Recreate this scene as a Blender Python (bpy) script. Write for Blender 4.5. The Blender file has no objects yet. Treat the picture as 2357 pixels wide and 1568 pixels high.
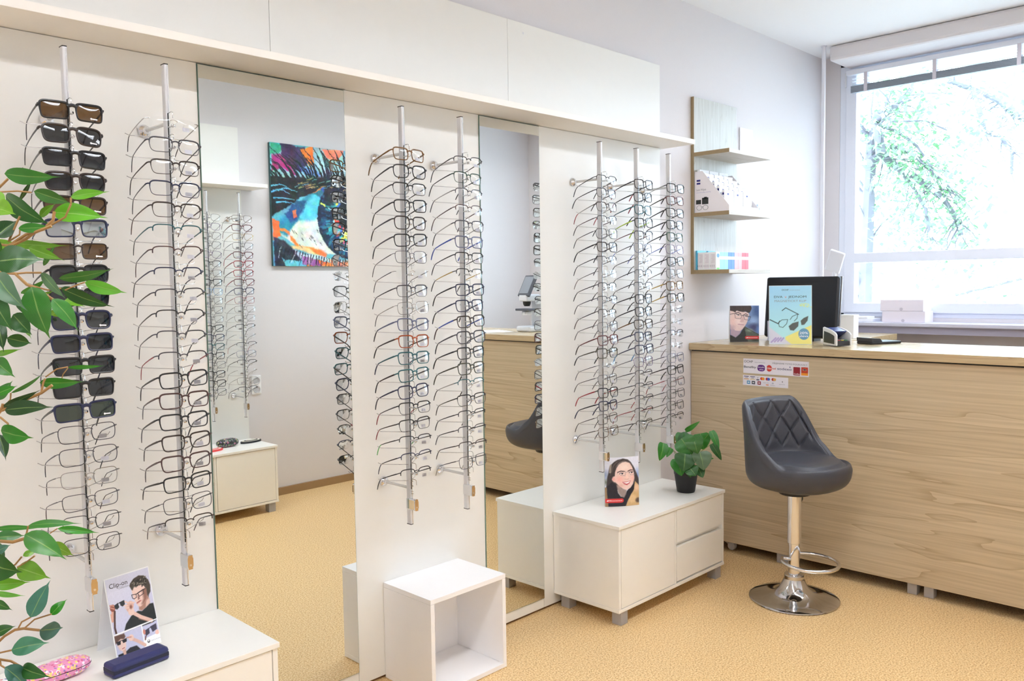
import bpy, bmesh, math, random
import numpy as np
from math import sin, cos, pi, radians, atan2, sqrt
from mathutils import Vector, Matrix
random.seed(7)
SC = bpy.context.scene
COL = SC.collection
# ------------------------------------------------------------------ camera
FPX, YAW, PITCH, ROLL = 1934.2, 0.774814, 0.0662804, -0.0146084
HC = 1.5
ca, sa, cb, sb, cg, sg = cos(YAW), sin(YAW), cos(PITCH), sin(PITCH), cos(ROLL), sin(ROLL)
FW = Vector((ca*cb, sa*cb, -sb)); _r = Vector((sa, -ca, 0)); _u = _r.cross(FW)
RT = cg*_r + sg*_u; UP = -sg*_r + cg*_u
cam = bpy.data.cameras.new('camera'); camo = bpy.data.objects.new('camera', cam); COL.objects.link(camo)
m = Matrix.Identity(4)
for i in range(3):
    m[i][0] = RT[i]; m[i][1] = UP[i]; m[i][2] = -FW[i]
m[2][3] = HC
camo.matrix_world = m
cam.sensor_fit = 'HORIZONTAL'; cam.sensor_width = 36; cam.lens = FPX*36/2357
cam.clip_start = 0.05; cam.clip_end = 200
SC.camera = camo
CAM = Vector((0, 0, HC))
def ray(x, y): return RT*((x-1178.5)/FPX) - UP*((y-784)/FPX) + FW
def on_x(x, y, X): d = ray(x, y); return CAM + d*(X/d.x)
def on_y(x, y, Y): d = ray(x, y); return CAM + d*(Y/d.y)
def on_z(x, y, Z): d = ray(x, y); return CAM + d*((Z-HC)/d.z)
def at_depth(x, y, D): return CAM + ray(x, y)*D
# ------------------------------------------------------------------ materials
def lin(c): return tuple(((v/255)/12.92 if v/255 <= .04045 else ((v/255+.055)/1.055)**2.4) for v in c)
def nmat(name):
    mt = bpy.data.materials.new(name); mt.use_nodes = True
    nt = mt.node_tree; return mt, nt, nt.nodes['Principled BSDF']
MC = {}
def mat(name, col, rough=.5, metal=0., noise=.0, nscale=60., bump=0., emit=0., coat=0., alpha=None, spec=.5):
    if name in MC: return MC[name]
    mt, nt, b = nmat(name); L = nt.links
    c = lin(col); b.inputs['Roughness'].default_value = rough; b.inputs['Metallic'].default_value = metal
    b.inputs['Specular IOR Level'].default_value = spec
    b.inputs['Coat Weight'].default_value = coat
    b.inputs['Base Color'].default_value = (*c, 1)
    tc = nt.nodes.new('ShaderNodeTexCoord')
    nz = nt.nodes.new('ShaderNodeTexNoise'); nz.inputs['Scale'].default_value = nscale; nz.inputs['Detail'].default_value = 3
    L.new(tc.outputs['Object'], nz.inputs['Vector'])
    mx = nt.nodes.new('ShaderNodeMix'); mx.data_type = 'RGBA'
    mx.inputs[6].default_value = (*[v*(1-noise) for v in c], 1); mx.inputs[7].default_value = (*[min(1, v*(1+noise)) for v in c], 1)
    L.new(nz.outputs['Fac'], mx.inputs[0]); L.new(mx.outputs[2], b.inputs['Base Color'])
    if bump:
        bp = nt.nodes.new('ShaderNodeBump'); bp.inputs['Strength'].default_value = bump; bp.inputs['Distance'].default_value = .002
        L.new(nz.outputs['Fac'], bp.inputs['Height']); L.new(bp.outputs[0], b.inputs['Normal'])
    if emit:
        b.inputs['Emission Color'].default_value = (*c, 1); b.inputs['Emission Strength'].default_value = emit
    MC[name] = mt; return mt
def wood(name, grain, light, dark, rough=.45, sc=1.0, swirl=True):
    """laminate with grain along axis `grain` (0,1,2)"""
    mt, nt, b = nmat(name); L = nt.links; N = nt.nodes
    tc = N.new('ShaderNodeTexCoord'); mp = N.new('ShaderNodeMapping')
    s = [5*sc, 5*sc, 5*sc]; s[grain] = .42*sc; mp.inputs['Scale'].default_value = s
    L.new(tc.outputs['Object'], mp.inputs[0])
    n1 = N.new('ShaderNodeTexNoise'); n1.inputs['Scale'].default_value = 1.3; n1.inputs['Detail'].default_value = 2; n1.inputs['Distortion'].default_value = .6
    L.new(mp.outputs[0], n1.inputs['Vector'])
    # contour lines of a soft field give cathedral figures
    mu = N.new('ShaderNodeMath'); mu.operation = 'MULTIPLY'; mu.inputs[1].default_value = 5
    L.new(n1.outputs['Fac'], mu.inputs[0])
    fr = N.new('ShaderNodeMath'); fr.operation = 'FRACT'; L.new(mu.outputs[0], fr.inputs[0])
    mp2 = N.new('ShaderNodeMapping'); s2 = [90*sc]*3; s2[grain] = 1.6*sc; mp2.inputs['Scale'].default_value = s2
    L.new(tc.outputs['Object'], mp2.inputs[0])
    n2 = N.new('ShaderNodeTexNoise'); n2.inputs['Scale'].default_value = 1; n2.inputs['Detail'].default_value = 4
    L.new(mp2.outputs[0], n2.inputs['Vector'])
    cr = N.new('ShaderNodeValToRGB'); e = cr.color_ramp.elements
    e[0].position = 0; e[0].color = (*lin(light), 1); e[1].position = 1; e[1].color = (*lin([a*.55+d*.45 for a, d in zip(light, dark)]), 1)
    e2 = cr.color_ramp.elements.new(.9); e2.color = (*lin([a*.7+d*.3 for a, d in zip(light, dark)]), 1)
    e2.color = e2.color; e[2].color = (*lin(dark), 1)
    L.new(fr.outputs[0], cr.inputs[0])
    mx = N.new('ShaderNodeMix'); mx.data_type = 'RGBA'; mx.blend_type = 'MULTIPLY'; mx.inputs[0].default_value = .55
    c2 = N.new('ShaderNodeValToRGB'); c2.color_ramp.elements[0].position = .3; c2.color_ramp.elements[0].color = (.62, .58, .53, 1); c2.color_ramp.elements[1].position = .62; c2.color_ramp.elements[1].color = (1, 1, 1, 1)
    L.new(n2.outputs['Fac'], c2.inputs[0]); L.new(cr.outputs[0], mx.inputs[6]); L.new(c2.outputs[0], mx.inputs[7])
    L.new(mx.outputs[2], b.inputs['Base Color']); b.inputs['Roughness'].default_value = rough
    MC[name] = mt; return mt
def cork():
    mt, nt, b = nmat('cork_floor'); L = nt.links; N = nt.nodes
    tc = N.new('ShaderNodeTexCoord')
    n = N.new('ShaderNodeTexNoise'); n.inputs['Scale'].default_value = 150; n.inputs['Detail'].default_value = 3
    n2 = N.new('ShaderNodeTexNoise'); n2.inputs['Scale'].default_value = 190; n2.inputs['Detail'].default_value = 1
    n3 = N.new('ShaderNodeTexNoise'); n3.inputs['Scale'].default_value = 3.
    for q in (n, n2, n3): L.new(tc.outputs['Object'], q.inputs['Vector'])
    cr = N.new('ShaderNodeValToRGB'); E = cr.color_ramp.elements
    E[0].position = .30; E[0].color = (*lin((186, 142, 88)), 1); E[1].position = .68; E[1].color = (*lin((250, 226, 180)), 1)
    k = E.new(.48); k.color = (*lin((232, 194, 136)), 1)
    L.new(n.outputs['Fac'], cr.inputs[0])
    c2 = N.new('ShaderNodeValToRGB'); c2.color_ramp.elements[0].position = .29; c2.color_ramp.elements[0].color = (.42, .30, .18, 1); c2.color_ramp.elements[1].position = .37; c2.color_ramp.elements[1].color = (1, 1, 1, 1)
    L.new(n2.outputs['Fac'], c2.inputs[0])
    mx = N.new('ShaderNodeMix'); mx.data_type = 'RGBA'; mx.blend_type = 'MULTIPLY'; mx.inputs[0].default_value = .7
    L.new(cr.outputs[0], mx.inputs[6]); L.new(c2.outputs[0], mx.inputs[7])
    L.new(mx.outputs[2], b.inputs['Base Color']); b.inputs['Roughness'].default_value = .38
    MC['cork'] = mt; return mt
def glassy(name, tint, refl=.05, rough=.0, dens=1.0):
    """thin transparent sheet: transparent + fresnel gloss"""
    mt, nt, b = nmat(name); N = nt.nodes; L = nt.links; N.remove(b)
    t = N.new('ShaderNodeBsdfTransparent'); t.inputs[0].default_value = (*tint, 1)
    g = N.new('ShaderNodeBsdfGlossy'); g.inputs['Roughness'].default_value = rough; g.inputs['Color'].default_value = (.92, .96, 1, 1)
    f = N.new('ShaderNodeFresnel'); f.inputs[0].default_value = 1.5
    a = N.new('ShaderNodeMath'); a.operation = 'MULTIPLY_ADD'; a.inputs[1].default_value = dens; a.inputs[2].default_value = refl; a.use_clamp = True
    L.new(f.outputs[0], a.inputs[0])
    mx = N.new('ShaderNodeMixShader'); L.new(a.outputs[0], mx.inputs[0]); L.new(t.outputs[0], mx.inputs[1]); L.new(g.outputs[0], mx.inputs[2])
    L.new(mx.outputs[0], N['Material Output'].inputs[0]); MC[name] = mt; return mt
def painted(name, rough=.5):
    mt, nt, b = nmat(name)
    at = nt.nodes.new('ShaderNodeVertexColor'); at.layer_name = 'print'
    nt.links.new(at.outputs[0], b.inputs['Base Color']); b.inputs['Roughness'].default_value = rough
    MC[name] = mt; return mt
WHITE = mat('white_laminate', (247, 245, 240), .32, noise=.01, nscale=30)
CUBEW = mat('white_melamine', (249, 248, 250), .3, noise=.01, nscale=30)
PANEL = mat('pale_panel_laminate', (236, 235, 231), .42, noise=.012, nscale=20)
WALL = mat('wall_paint', (224, 220, 222), .85, noise=.015, nscale=120, bump=.08)
CEIL = mat('ceiling_paint', (240, 240, 242), .9, noise=.01)
ALU = mat('aluminium', (222, 223, 227), .38, .12, noise=.03, nscale=200)
ALUE = mat('aluminium_bright', (222, 224, 228), .25, .8)
CHROME = mat('chrome', (226, 226, 230), .08, 1.0)
CHROME2 = mat('polished_steel', (205, 203, 202), .09, 1.0)
BLACK = mat('black_plastic', (24, 24, 26), .4, noise=.1)
DARK = mat('dark_slot', (18, 18, 20), .5)
FOOT = mat('grey_foot', (172, 172, 178), .45, .3, noise=.03)
LEATH = mat('grey_leatherette', (66, 67, 75), .42, noise=.06, nscale=300, bump=.25, spec=.45)
OAKY = wood('oak_laminate_along_counter', 1, (208, 190, 160), (182, 162, 130), .5, 1.0)
OAKE = wood('oak_edge', 1, (200, 178, 140), (178, 154, 118), .2, 3.0)
OAKZ = wood('oak_upright_window_lit', 2, (196, 196, 190), (176, 174, 164), .45, 3.0)  # oak turned grey: cool window light put into its colour
OAKX = wood('oak_laminate_shelf', 0, (206, 200, 190), (184, 174, 160), .5, 3.0)
OAKB = mat('oak_edge_band', (152, 132, 98), .55, noise=.12, nscale=90)
CORK = cork()
MIRR = mat('mirror_silver', (236, 240, 238), .0, 1.0)
MIRE = mat('mirror_edge', (120, 150, 138), .2)
PAPER = mat('white_paper', (244, 244, 246), .6)
PVC = mat('window_pvc', (232, 236, 246), .35, noise=.01)
PIPE = mat('white_pipe', (226, 226, 234), .3)
PRINT = painted('printed_card', .42)
CANVAS = painted('painted_canvas', .65)
# ------------------------------------------------------------------ mesh helpers
class MB:
    def __init__(s): s.v = []; s.f = []; s.mi = []; s.uv = None; s.cur = 0
    def add(s, vs, fs, mi=None):
        o = len(s.v); s.v += [tuple(p) for p in vs]; s.f += [tuple(i+o for i in f) for f in fs]
        s.mi += [s.cur if mi is None else mi]*len(fs)
    def box(s, x0, x1, y0, y1, z0, z1, mi=None):
        if x0 > x1: x0, x1 = x1, x0
        if y0 > y1: y0, y1 = y1, y0
        if z0 > z1: z0, z1 = z1, z0
        v = [(x0,y0,z0),(x1,y0,z0),(x1,y1,z0),(x0,y1,z0),(x0,y0,z1),(x1,y0,z1),(x1,y1,z1),(x0,y1,z1)]
        s.add(v, [(0,3,2,1),(4,5,6,7),(0,1,5,4),(1,2,6,5),(2,3,7,6),(3,0,4,7)], mi)
    def tube(s, pts, r, n=8, closed=False, ry=None, up=None, cap=True, mi=None):
        P = [Vector(p) for p in pts]; k = len(P)
        rs = r if isinstance(r, (list, tuple)) else [r]*k
        rys = ry if isinstance(ry, (list, tuple)) else [ry]*k
        upv = Vector(up) if up else None; prev = None; vs = []
        for i in range(k):
            if closed: t = P[(i+1) % k]-P[i-1]
            else: t = P[min(i+1, k-1)]-P[max(i-1, 0)]
            if t.length < 1e-9: t = Vector((0, 0, 1))
            t.normalize()
            if upv is not None: a = upv - t*upv.dot(t)
            elif prev is None:
                a = Vector((0, 0, 1)) if abs(t.z) < .9 else Vector((1, 0, 0)); a = a - t*a.dot(t)
            else: a = prev - t*prev.dot(t)
            if a.length < 1e-6: a = Vector((1, 0, 0)) - t*t.x
            a.normalize(); prev = a; b = t.cross(a)
            ra = rs[i]; rb = rys[i] if rys[i] is not None else ra
            for j in range(n):
                w = 2*pi*j/n; vs.append(P[i]+a*(ra*cos(w))+b*(rb*sin(w)))
        fs = []
        for i in range(k if closed else k-1):
            q = (i+1) % k
            for j in range(n):
                l = (j+1) % n; fs.append((i*n+j, i*n+l, q*n+l, q*n+j))
        if cap and not closed: fs.append(tuple(range(n))[::-1]); fs.append(tuple((k-1)*n+j for j in range(n)))
        s.add(vs, fs, mi)
    def lathe(s, prof, n=32, c=(0, 0, 0), axis='z', mi=None):
        vs = []; fs = []; k = len(prof)
        for (r, h) in prof:
            for j in range(n):
                w = 2*pi*j/n; x, y, z = r*cos(w), r*sin(w), h
                if axis == 'y': x, y, z = x, z, y
                if axis == 'x': x, y, z = z, x, y
                vs.append((c[0]+x, c[1]+y, c[2]+z))
        for i in range(k-1):
            for j in range(n):
                l = (j+1) % n; fs.append((i*n+j, i*n+l, (i+1)*n+l, (i+1)*n+j))
        fs.append(tuple(range(n))[::-1]); fs.append(tuple((k-1)*n+j for j in range(n)))
        s.add(vs, fs, mi)
    def grid(s, fn, nu, nv, wrap=False, mi=None):
        vs = [fn(i/nu, j/nv) for i in range(nu+(0 if wrap else 1)) for j in range(nv+1)]
        fs = []
        for i in range(nu):
            q = (i+1) % nu if wrap else i+1
            for j in range(nv): fs.append((i*(nv+1)+j, q*(nv+1)+j, q*(nv+1)+j+1, i*(nv+1)+j+1))
        s.add(vs, fs, mi)
    def prism(s, poly, y0, y1, mi=None):
        """poly in (x,z) extruded along y"""
        n = len(poly); vs = [(p[0], y0, p[1]) for p in poly]+[(p[0], y1, p[1]) for p in poly]
        fs = [tuple(range(n)), tuple(range(n, 2*n))[::-1]]+[(i, i+n, (i+1) % n+n, (i+1) % n) for i in range(n)]
        s.add(vs, fs, mi)
    def build(s, name, mats, parent=None, bevel=0, smooth=False, recalc=True, fixpos=None):
        me = bpy.data.meshes.new(name); me.from_pydata(s.v, [], s.f)
        if not isinstance(mats, (list, tuple)): mats = [mats]
        for q in mats: me.materials.append(q)
        me.polygons.foreach_set('material_index', s.mi)
        if recalc:
            bm = bmesh.new(); bm.from_mesh(me); bmesh.ops.recalc_face_normals(bm, faces=bm.faces); bm.to_mesh(me); bm.free()
        if smooth:
            me.polygons.foreach_set('use_smooth', [True]*len(me.polygons))
            try: me.set_sharp_from_angle(angle=radians(40))
            except Exception: pass
        o = bpy.data.objects.new(name, me); COL.objects.link(o)
        if parent is not None: o.parent = parent
        if bevel:
            b = o.modifiers.new('bevel', 'BEVEL'); b.width = bevel; b.segments = 2; b.limit_method = 'ANGLE'
        return o
def tag(o, label=None, cat=None, group=None, kind=None):
    if label: o['label'] = label
    if cat: o['category'] = cat
    if group: o['group'] = group
    if kind: o['kind'] = kind
    return o
def thing(name, label, cat, loc=(0, 0, 0), rz=0, group=None, rx=0):
    o = bpy.data.objects.new(name, None); COL.objects.link(o); o.empty_display_size = .05
    o.location = loc; o.rotation_euler = (rx, 0, rz); return tag(o, label, cat, group)
def bx(name, dims, m_, parent=None, bevel=0):
    b = MB(); b.box(*dims); return b.build(name, m_, parent, bevel)
def struct(name, dims, m_, bevel=0): return tag(bx(name, dims, m_, None, bevel), kind='structure')
_tc = {}
def text(s, x, z, size, parent, m_, y=-.0012, width=None, name='lettering', rot=0, right=False):
    key = s
    if key not in _tc:
        cu = bpy.data.curves.new('lettering', 'FONT'); cu.body = s; cu.size = 1; cu.resolution_u = 3
        o = bpy.data.objects.new('lettering_source', cu); COL.objects.link(o)
        dg = bpy.context.evaluated_depsgraph_get(); me = bpy.data.meshes.new_from_object(o.evaluated_get(dg))
        V = [tuple(v.co) for v in me.vertices]; F = [tuple(p.vertices) for p in me.polygons]
        bpy.data.objects.remove(o); bpy.data.curves.remove(cu); bpy.data.meshes.remove(me); _tc[key] = (V, F)
    V, F = _tc[key]
    if not V: return None
    mn = min(v[0] for v in V); mxx = max(v[0] for v in V)
    sx = size if width is None else width/(mxx-mn)
    b = MB(); c, q = cos(rot), sin(rot)
    b.add([(x+((v[0]-mn)*sx*c-v[1]*size*q), y, z+((v[0]-mn)*sx*q+v[1]*size*c)) for v in V], F)
    return b.build(name, m_, parent, recalc=False)
# ------------------------------------------------------------------ 2-D painter for printed pictures
class Cv:
    def __init__(s, W, H, n, bg):
        s.W, s.H = W, H; s.nx = n; s.ny = int(n*H/W)
        s.X, s.Y = np.meshgrid(np.linspace(0, W, s.nx+1), np.linspace(0, H, s.ny+1))
        s.a = np.ones((s.ny+1, s.nx+1, 3))*np.array(bg, float); s.px = W/s.nx; s.rng = np.random.RandomState(3)
    def mix(s, m_, c): s.a = s.a*(1-m_[..., None])+np.array(c, float)*m_[..., None]
    def grad(s, c0, c1, ang=90):
        t = (s.X/s.W*cos(radians(ang))+s.Y/s.H*sin(radians(ang))); t = np.clip(t, 0, 1); s.a = np.array(c0)*(1-t[..., None])+np.array(c1)*t[..., None]
    def ell(s, cx, cy, rx, ry, c, rot=0, soft=None, k=1.0):
        so = soft or s.px; co, si = cos(radians(rot)), sin(radians(rot)); dx, dy = s.X-cx, s.Y-cy
        u, v = (dx*co+dy*si)/rx, (-dx*si+dy*co)/ry; d = (np.sqrt(u*u+v*v)-1)*min(rx, ry)
        s.mix(np.clip(.5-d/so, 0, 1)*k, c)
    def poly(s, P, c, soft=None, k=1.0, wob=0):
        P = np.array(P, float); X, Y = s.X, s.Y
        if wob: X = X+s.noise(9)*wob; Y = Y+s.noise(11)*wob
        ins = np.zeros(X.shape, bool); D = np.full(X.shape, 1e9); n = len(P)
        for i in range(n):
            x0, y0 = P[i]; x1, y1 = P[(i+1) % n]
            if y0 != y1:
                cnd = ((y0 > Y) != (y1 > Y)) & (X < (x1-x0)*(Y-y0)/(y1-y0)+x0); ins ^= cnd
            L2 = (x1-x0)**2+(y1-y0)**2+1e-12; t = np.clip(((X-x0)*(x1-x0)+(Y-y0)*(y1-y0))/L2, 0, 1)
            D = np.minimum(D, np.hypot(X-x0-t*(x1-x0), Y-y0-t*(y1-y0)))
        so = soft or s.px; sd = np.where(ins, D, -D); s.mix(np.clip(.5+sd/so, 0, 1)*k, c)
    def line(s, P, r, c, k=1.0, r1=None):
        m_ = np.zeros(s.X.shape); n = len(P)-1
        for i in range(n):
            x0, y0 = P[i]; x1, y1 = P[i+1]; L2 = (x1-x0)**2+(y1-y0)**2+1e-12
            t = np.clip(((s.X-x0)*(x1-x0)+(s.Y-y0)*(y1-y0))/L2, 0, 1)
            rr = r if r1 is None else r+(r1-r)*((i+t)/n)
            m_ = np.maximum(m_, np.clip(.5+(rr-np.hypot(s.X-x0-t*(x1-x0), s.Y-y0-t*(y1-y0)))/s.px, 0, 1))
        s.mix(m_*k, c)
    def noise(s, f):
        g = s.rng.rand(int(f*s.H/s.W)+3, f+3); u = s.X/s.W*f; v = s.Y/s.W*f
        i, j = np.minimum(v.astype(int), g.shape[0]-2), np.minimum(u.astype(int), g.shape[1]-2); a, b = v-i, u-j; a = a*a*(3-2*a); b = b*b*(3-2*b)
        return (g[i, j]*(1-a)*(1-b)+g[i+1, j]*a*(1-b)+g[i, j+1]*(1-a)*b+g[i+1, j+1]*a*b)-.5
    def grain(s, f, amp): s.a = s.a+(s.noise(f)*amp)[..., None]
    def mesh(s, name, m_, parent, w, h, fn=None, x0=0, z0=0, y=-.0006):
        ny, nx = s.ny+1, s.nx+1
        xs = x0+s.X/s.W*w; zs = z0+h*(1-s.Y/s.H)
        V = np.stack([xs, np.full(xs.shape, y), zs], -1).reshape(-1, 3)
        if fn: V = np.array([fn(*p) for p in V])
        idx = np.arange(ny*nx).reshape(ny, nx)
        F = np.stack([idx[1:, :-1], idx[1:, 1:], idx[:-1, 1:], idx[:-1, :-1]], -1).reshape(-1, 4)
        me = bpy.data.meshes.new(name); me.vertices.add(len(V)); me.vertices.foreach_set('co', V.ravel())
        me.loops.add(F.size); me.loops.foreach_set('vertex_index', F.ravel())
        me.polygons.add(len(F)); me.polygons.foreach_set('loop_start', np.arange(0, F.size, 4)); me.update(calc_edges=True)
        c = np.clip(s.a, 0, 255)/255; c = np.where(c <= .04045, c/12.92, ((c+.055)/1.055)**2.4)
        at = me.color_attributes.new('print', 'FLOAT_COLOR', 'POINT')
        at.data.foreach_set('color', np.concatenate([c.reshape(-1, 3), np.ones((ny*nx, 1))], 1).ravel())
        me.materials.append(m_); o = bpy.data.objects.new(name, me); COL.objects.link(o); o.parent = parent; return o
K = .962
def kv(v): return v*K
def kz(z): return HC+(z-HC)*K
# ------------------------------------------------------------------ room shell
XL, XR, YD, YO, ZC = -1.6, kv(6.03), kv(2.70), -.328, kz(3.09)
struct('floor', (XL-.2, XR+.2, YO-.2, YD+.2, -.1, 0), CORK)
struct('ceiling', (XL-.2, XR+.2, YO-.2, YD+.2, ZC, ZC+.1), CEIL)
struct('wall_left', (XL-.2, XR+.2, YD, YD+.12, 0, ZC), WALL)
struct('wall_back', (XL-.2, XR+.2, YO-.12, YO, 0, ZC), WALL)
struct('wall_front', (XL-.15, XL, YO, YD, 0, ZC), WALL)
WY0, WY1, WZ0, WZ1 = .15, kv(2.58), kz(1.235), ZC-.012
w = MB()
w.box(XR, XR+.16, YO, YD, 0, WZ0); w.box(XR, XR+.16, WY1, YD, WZ0, ZC); w.box(XR, XR+.16, YO, WY0, WZ0, ZC)
w.box(XR, XR+.16, WY0, WY1, WZ1, ZC)
tag(w.build('wall_right', WALL), kind='structure')
struct('trim_1', (5.484, XR-.001, YO+.01, kv(2.522), kz(2.985), ZC-.001), WALL, .02)   # beam above the window
tag(bx('baseboard_back', (2.90, XR, YO, YO+.018, 0, .055), mat('brown_vinyl', (158, 128, 92), .4)), kind='structure')
# window
win = thing('window_1', None, None, (XR, 0, 0)); win['kind'] = 'structure'
def wpart(name, *d, m_=PVC, bev=.004): return bx(name, d, m_, win, bev)
MY = 1.08
fr = MB(); fr.box(.0, .07, WY1-.045, WY1, WZ0, WZ1); fr.box(0, .07, WY0, WY0+.05, WZ0, WZ1)
fr.box(0, .07, WY0, WY1, WZ1-.07, WZ1); fr.box(0, .07, WY0, WY1, WZ0, WZ0+.03); fr.box(0, .07, MY-.03, MY+.03, WZ0, WZ1)
fr.build('window_frame', PVC, win, .004)
for (a, b_) in ((MY+.03, WY1-.045), (WY0+.05, MY-.03)):
    s = MB(); t0, t1 = kz(1.62), kz(1.689); zb, zt = WZ0+.03, WZ1-.07
    s.box(-.015, .055, b_-.072, b_, zb, zt); s.box(-.015, .055, a, a+.072, zb, zt); s.box(-.0149, .0549, a+.06, b_-.06, zt-.07, zt)
    s.box(-.0149, .0549, a+.06, b_-.06, zb, kz(1.335)); s.box(-.0149, .0549, a+.06, b_-.06, t0, t1)
    s.build('sash', PVC, win, .005)
    g = bx('pane', (.03, .034, a+.06, b_-.06, kz(1.33), zt-.06), glassy('window_glass', (.97, .99, .98), .0, 0, .5), win)
bx('hinge', (-.022, -.012, WY1-.052, WY1-.038, kz(2.86), kz(2.96)), ALU, win, .003)
sl = MB(); sl.box(-.215, .0, WY0, WY1-.0, kz(1.182), kz(1.21)); sl.build('window_sill', mat('sill_stone', (206, 206, 222), .35, noise=.03), win, .006)
bx('sill_shadow_strip', (-.19, -.002, WY0, WY1, kz(1.135), kz(1.181)), mat('sill_shadow_board', (176, 172, 190), .6), win)  # grey-lilac box stands in for the shadow under the sill
# venetian blind
bl = thing('venetian_blind', 'raised white venetian blind bunched at the top of the window', 'blind', (XR-.05, 0, 0))
BY1, BY0 = kv(2.478), MY+.01
bx('headrail', (-.02, .02, BY0, BY1+.03, kz(2.93), kz(2.965)), PVC, bl, .002)
st = MB()
for i in range(3):
    z = kz(2.862+i*.02)
    st.grid(lambda u, v, z=z: (-.018+.036*v, BY0+(BY1-BY0)*u, z+.004*sin(v*pi)+.002*sin(u*23+z*90)), 40, 3)
st.build('slat', mat('slat_white', (236, 240, 244), .3), bl, smooth=True)
bs = MB()
for i in range(11):
    z = kz(2.806)+i*.0042
    bs.box(-.018+.001*(i % 2), .018, BY0, BY1, z, z+.0026)
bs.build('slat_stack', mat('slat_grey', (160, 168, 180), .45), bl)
for y in (BY1-.10, BY1-.53, BY1-1.0):
    bx('ladder_tape', (-.021, .021, y-.011, y+.011, kz(2.803), kz(2.935)), mat('tape_beige', (214, 208, 216), .7), bl)
# pipe
p = MB(); p.tube([(kv(5.675), kv(2.545), 0), (kv(5.675), kv(2.545), ZC-.005)], .0125, 16)
p.lathe([(.0, -.006), (.019, -.006), (.019, 0), (0, 0)], 20, (kv(5.675), kv(2.545), ZC))
tag(p.build('heating_pipe', PIPE, smooth=True), 'thin white vertical heating pipe in the corner beside the window', 'pipe')
# ceiling luminaires (off frame, they light the room and show in the lenses)
EM = mat('tube_light', (246, 249, 253), .5, emit=15.5)
for (x, y, wh) in ((.4, .8, 'second from the door end'), (1.95, .8, 'above the middle of the floor'), (3.5, .8, 'just before the counter'), (-1.0, .8, 'at the far end from the window'), (4.95, .9, 'behind the counter, added for fill light')):  # the fixture behind the counter is unseen, added as fill
    t = thing('ceiling_light', 'twin tube ceiling luminaire '+wh, 'ceiling light', (x, y, ZC), group='ceiling luminaires')
    hs_ = MB(); hs_.box(-.62, .62, -.16, .16, -.02, -.001)
    for y0_ in (-.16, .15): hs_.box(-.62, .62, y0_, y0_+.01, -.10, -.02)  # deep skirts added to keep tube light off the upper wall
    for x0_ in (-.62, .61): hs_.box(x0_, x0_+.01, -.15, .15, -.10, -.02)
    hs_.build('housing', CEIL, t)
    for s_ in (-1, 1):
        b = MB(); b.box(-.60, .60, s_*.07-.035, s_*.07+.035, -.034, -.022); b.build('tube', EM, t)
# ------------------------------------------------------------------ furniture wall with panels and mirrors
PY = 2.556; Z0, ZS = .012, 2.203
def wall_panel(x0, x1, z0, z1, label, name='wall_panel', y0=PY, y1=YD-.002):
    return tag(bx(name, (x0+.0008, x1-.0008, y0, y1, z0+.0005, z1-.0005), PANEL, None, .0008), label, 'wall panel')
wall_panel(-.9, 1.226, Z0, ZS, 'pale wall panel behind the two leftmost rods of glasses')
wall_panel(1.768, 2.431, Z0, ZS, 'pale wall panel between the wide and the narrow mirror')
wall_panel(2.797, 3.741, Z0, ZS, 'pale wall panel behind the three rods on the right')
wall_panel(1.226, 1.768, Z0, .0625, 'low white strip under the wide mirror')
wall_panel(2.431, 2.797, Z0, .0565, 'low white strip under the narrow mirror')
wall_panel(-.9, 1.484, 2.229, 2.63, 'left pale header panel above the long shelf', 'header_panel')
wall_panel(1.484, 2.61, 2.229, 2.63, 'middle pale header panel above the long shelf', 'header_panel')
hp = wall_panel(2.61, 3.741, 2.229, 2.63, 'right pale header panel above the long shelf with one screw cap', 'header_panel')
c = MB(); c.lathe([(0, -.0015), (.0045, -.001), (.005, 0)], 14, (2.708, PY, 2.588), 'y'); c.build('screw_cap', ALU, hp, smooth=True)
kb = bx('plinth_gap', (-.9, 3.73, PY+.012, YD-.003, 0, Z0), mat('brown_gap', (120, 88, 56), .7)); tag(kb, 'thin brown strip along the floor under the white panels', 'skirting strip')
sh = MB(); sh.box(-.9, 3.78, 2.368, YD-.003, 2.204, 2.228)
tag(sh.build('long_shelf', mat('shelf_cream', (244, 240, 234), .4, noise=.01), None, .0012), 'long white shelf running above the rods and mirrors', 'shelf')
for (x0, x1, zb, lab) in ((1.2265, 1.7675, .063, 'wide wall mirror showing an eye painting'), (2.4315, 2.7965, .057, 'narrow wall mirror showing the wooden counter')):
    mr = thing('wall_mirror', lab, 'mirror', (x0, PY, zb))
    W_, H_ = x1-x0, 2.2-zb
    bx('glass_edge', (0, W_, -.0035, -.0002+.03, 0, H_), MIRE, mr)
    bx('mirror_face', (.0012, W_-.0012, -.0042, -.0036, .0012, H_-.0012), MIRR, mr)
# opposite wall display seen in the wide mirror
tag(bx('wall_panel', (.9, 2.88, YO+.0015, -.31, .012, 2.18), PANEL), 'pale wall panel reflected in the wide mirror', 'wall panel')
tag(bx('header_panel', (.9, 2.872, YO+.0015, -.31, 2.206, 2.60), PANEL), 'pale header panel reflected in the wide mirror', 'wall panel')
tag(bx('long_shelf', (.9, 2.975, YO+.0015, -.11, 2.181, 2.205), WHITE), 'white shelf reflected in the wide mirror', 'shelf')
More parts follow.
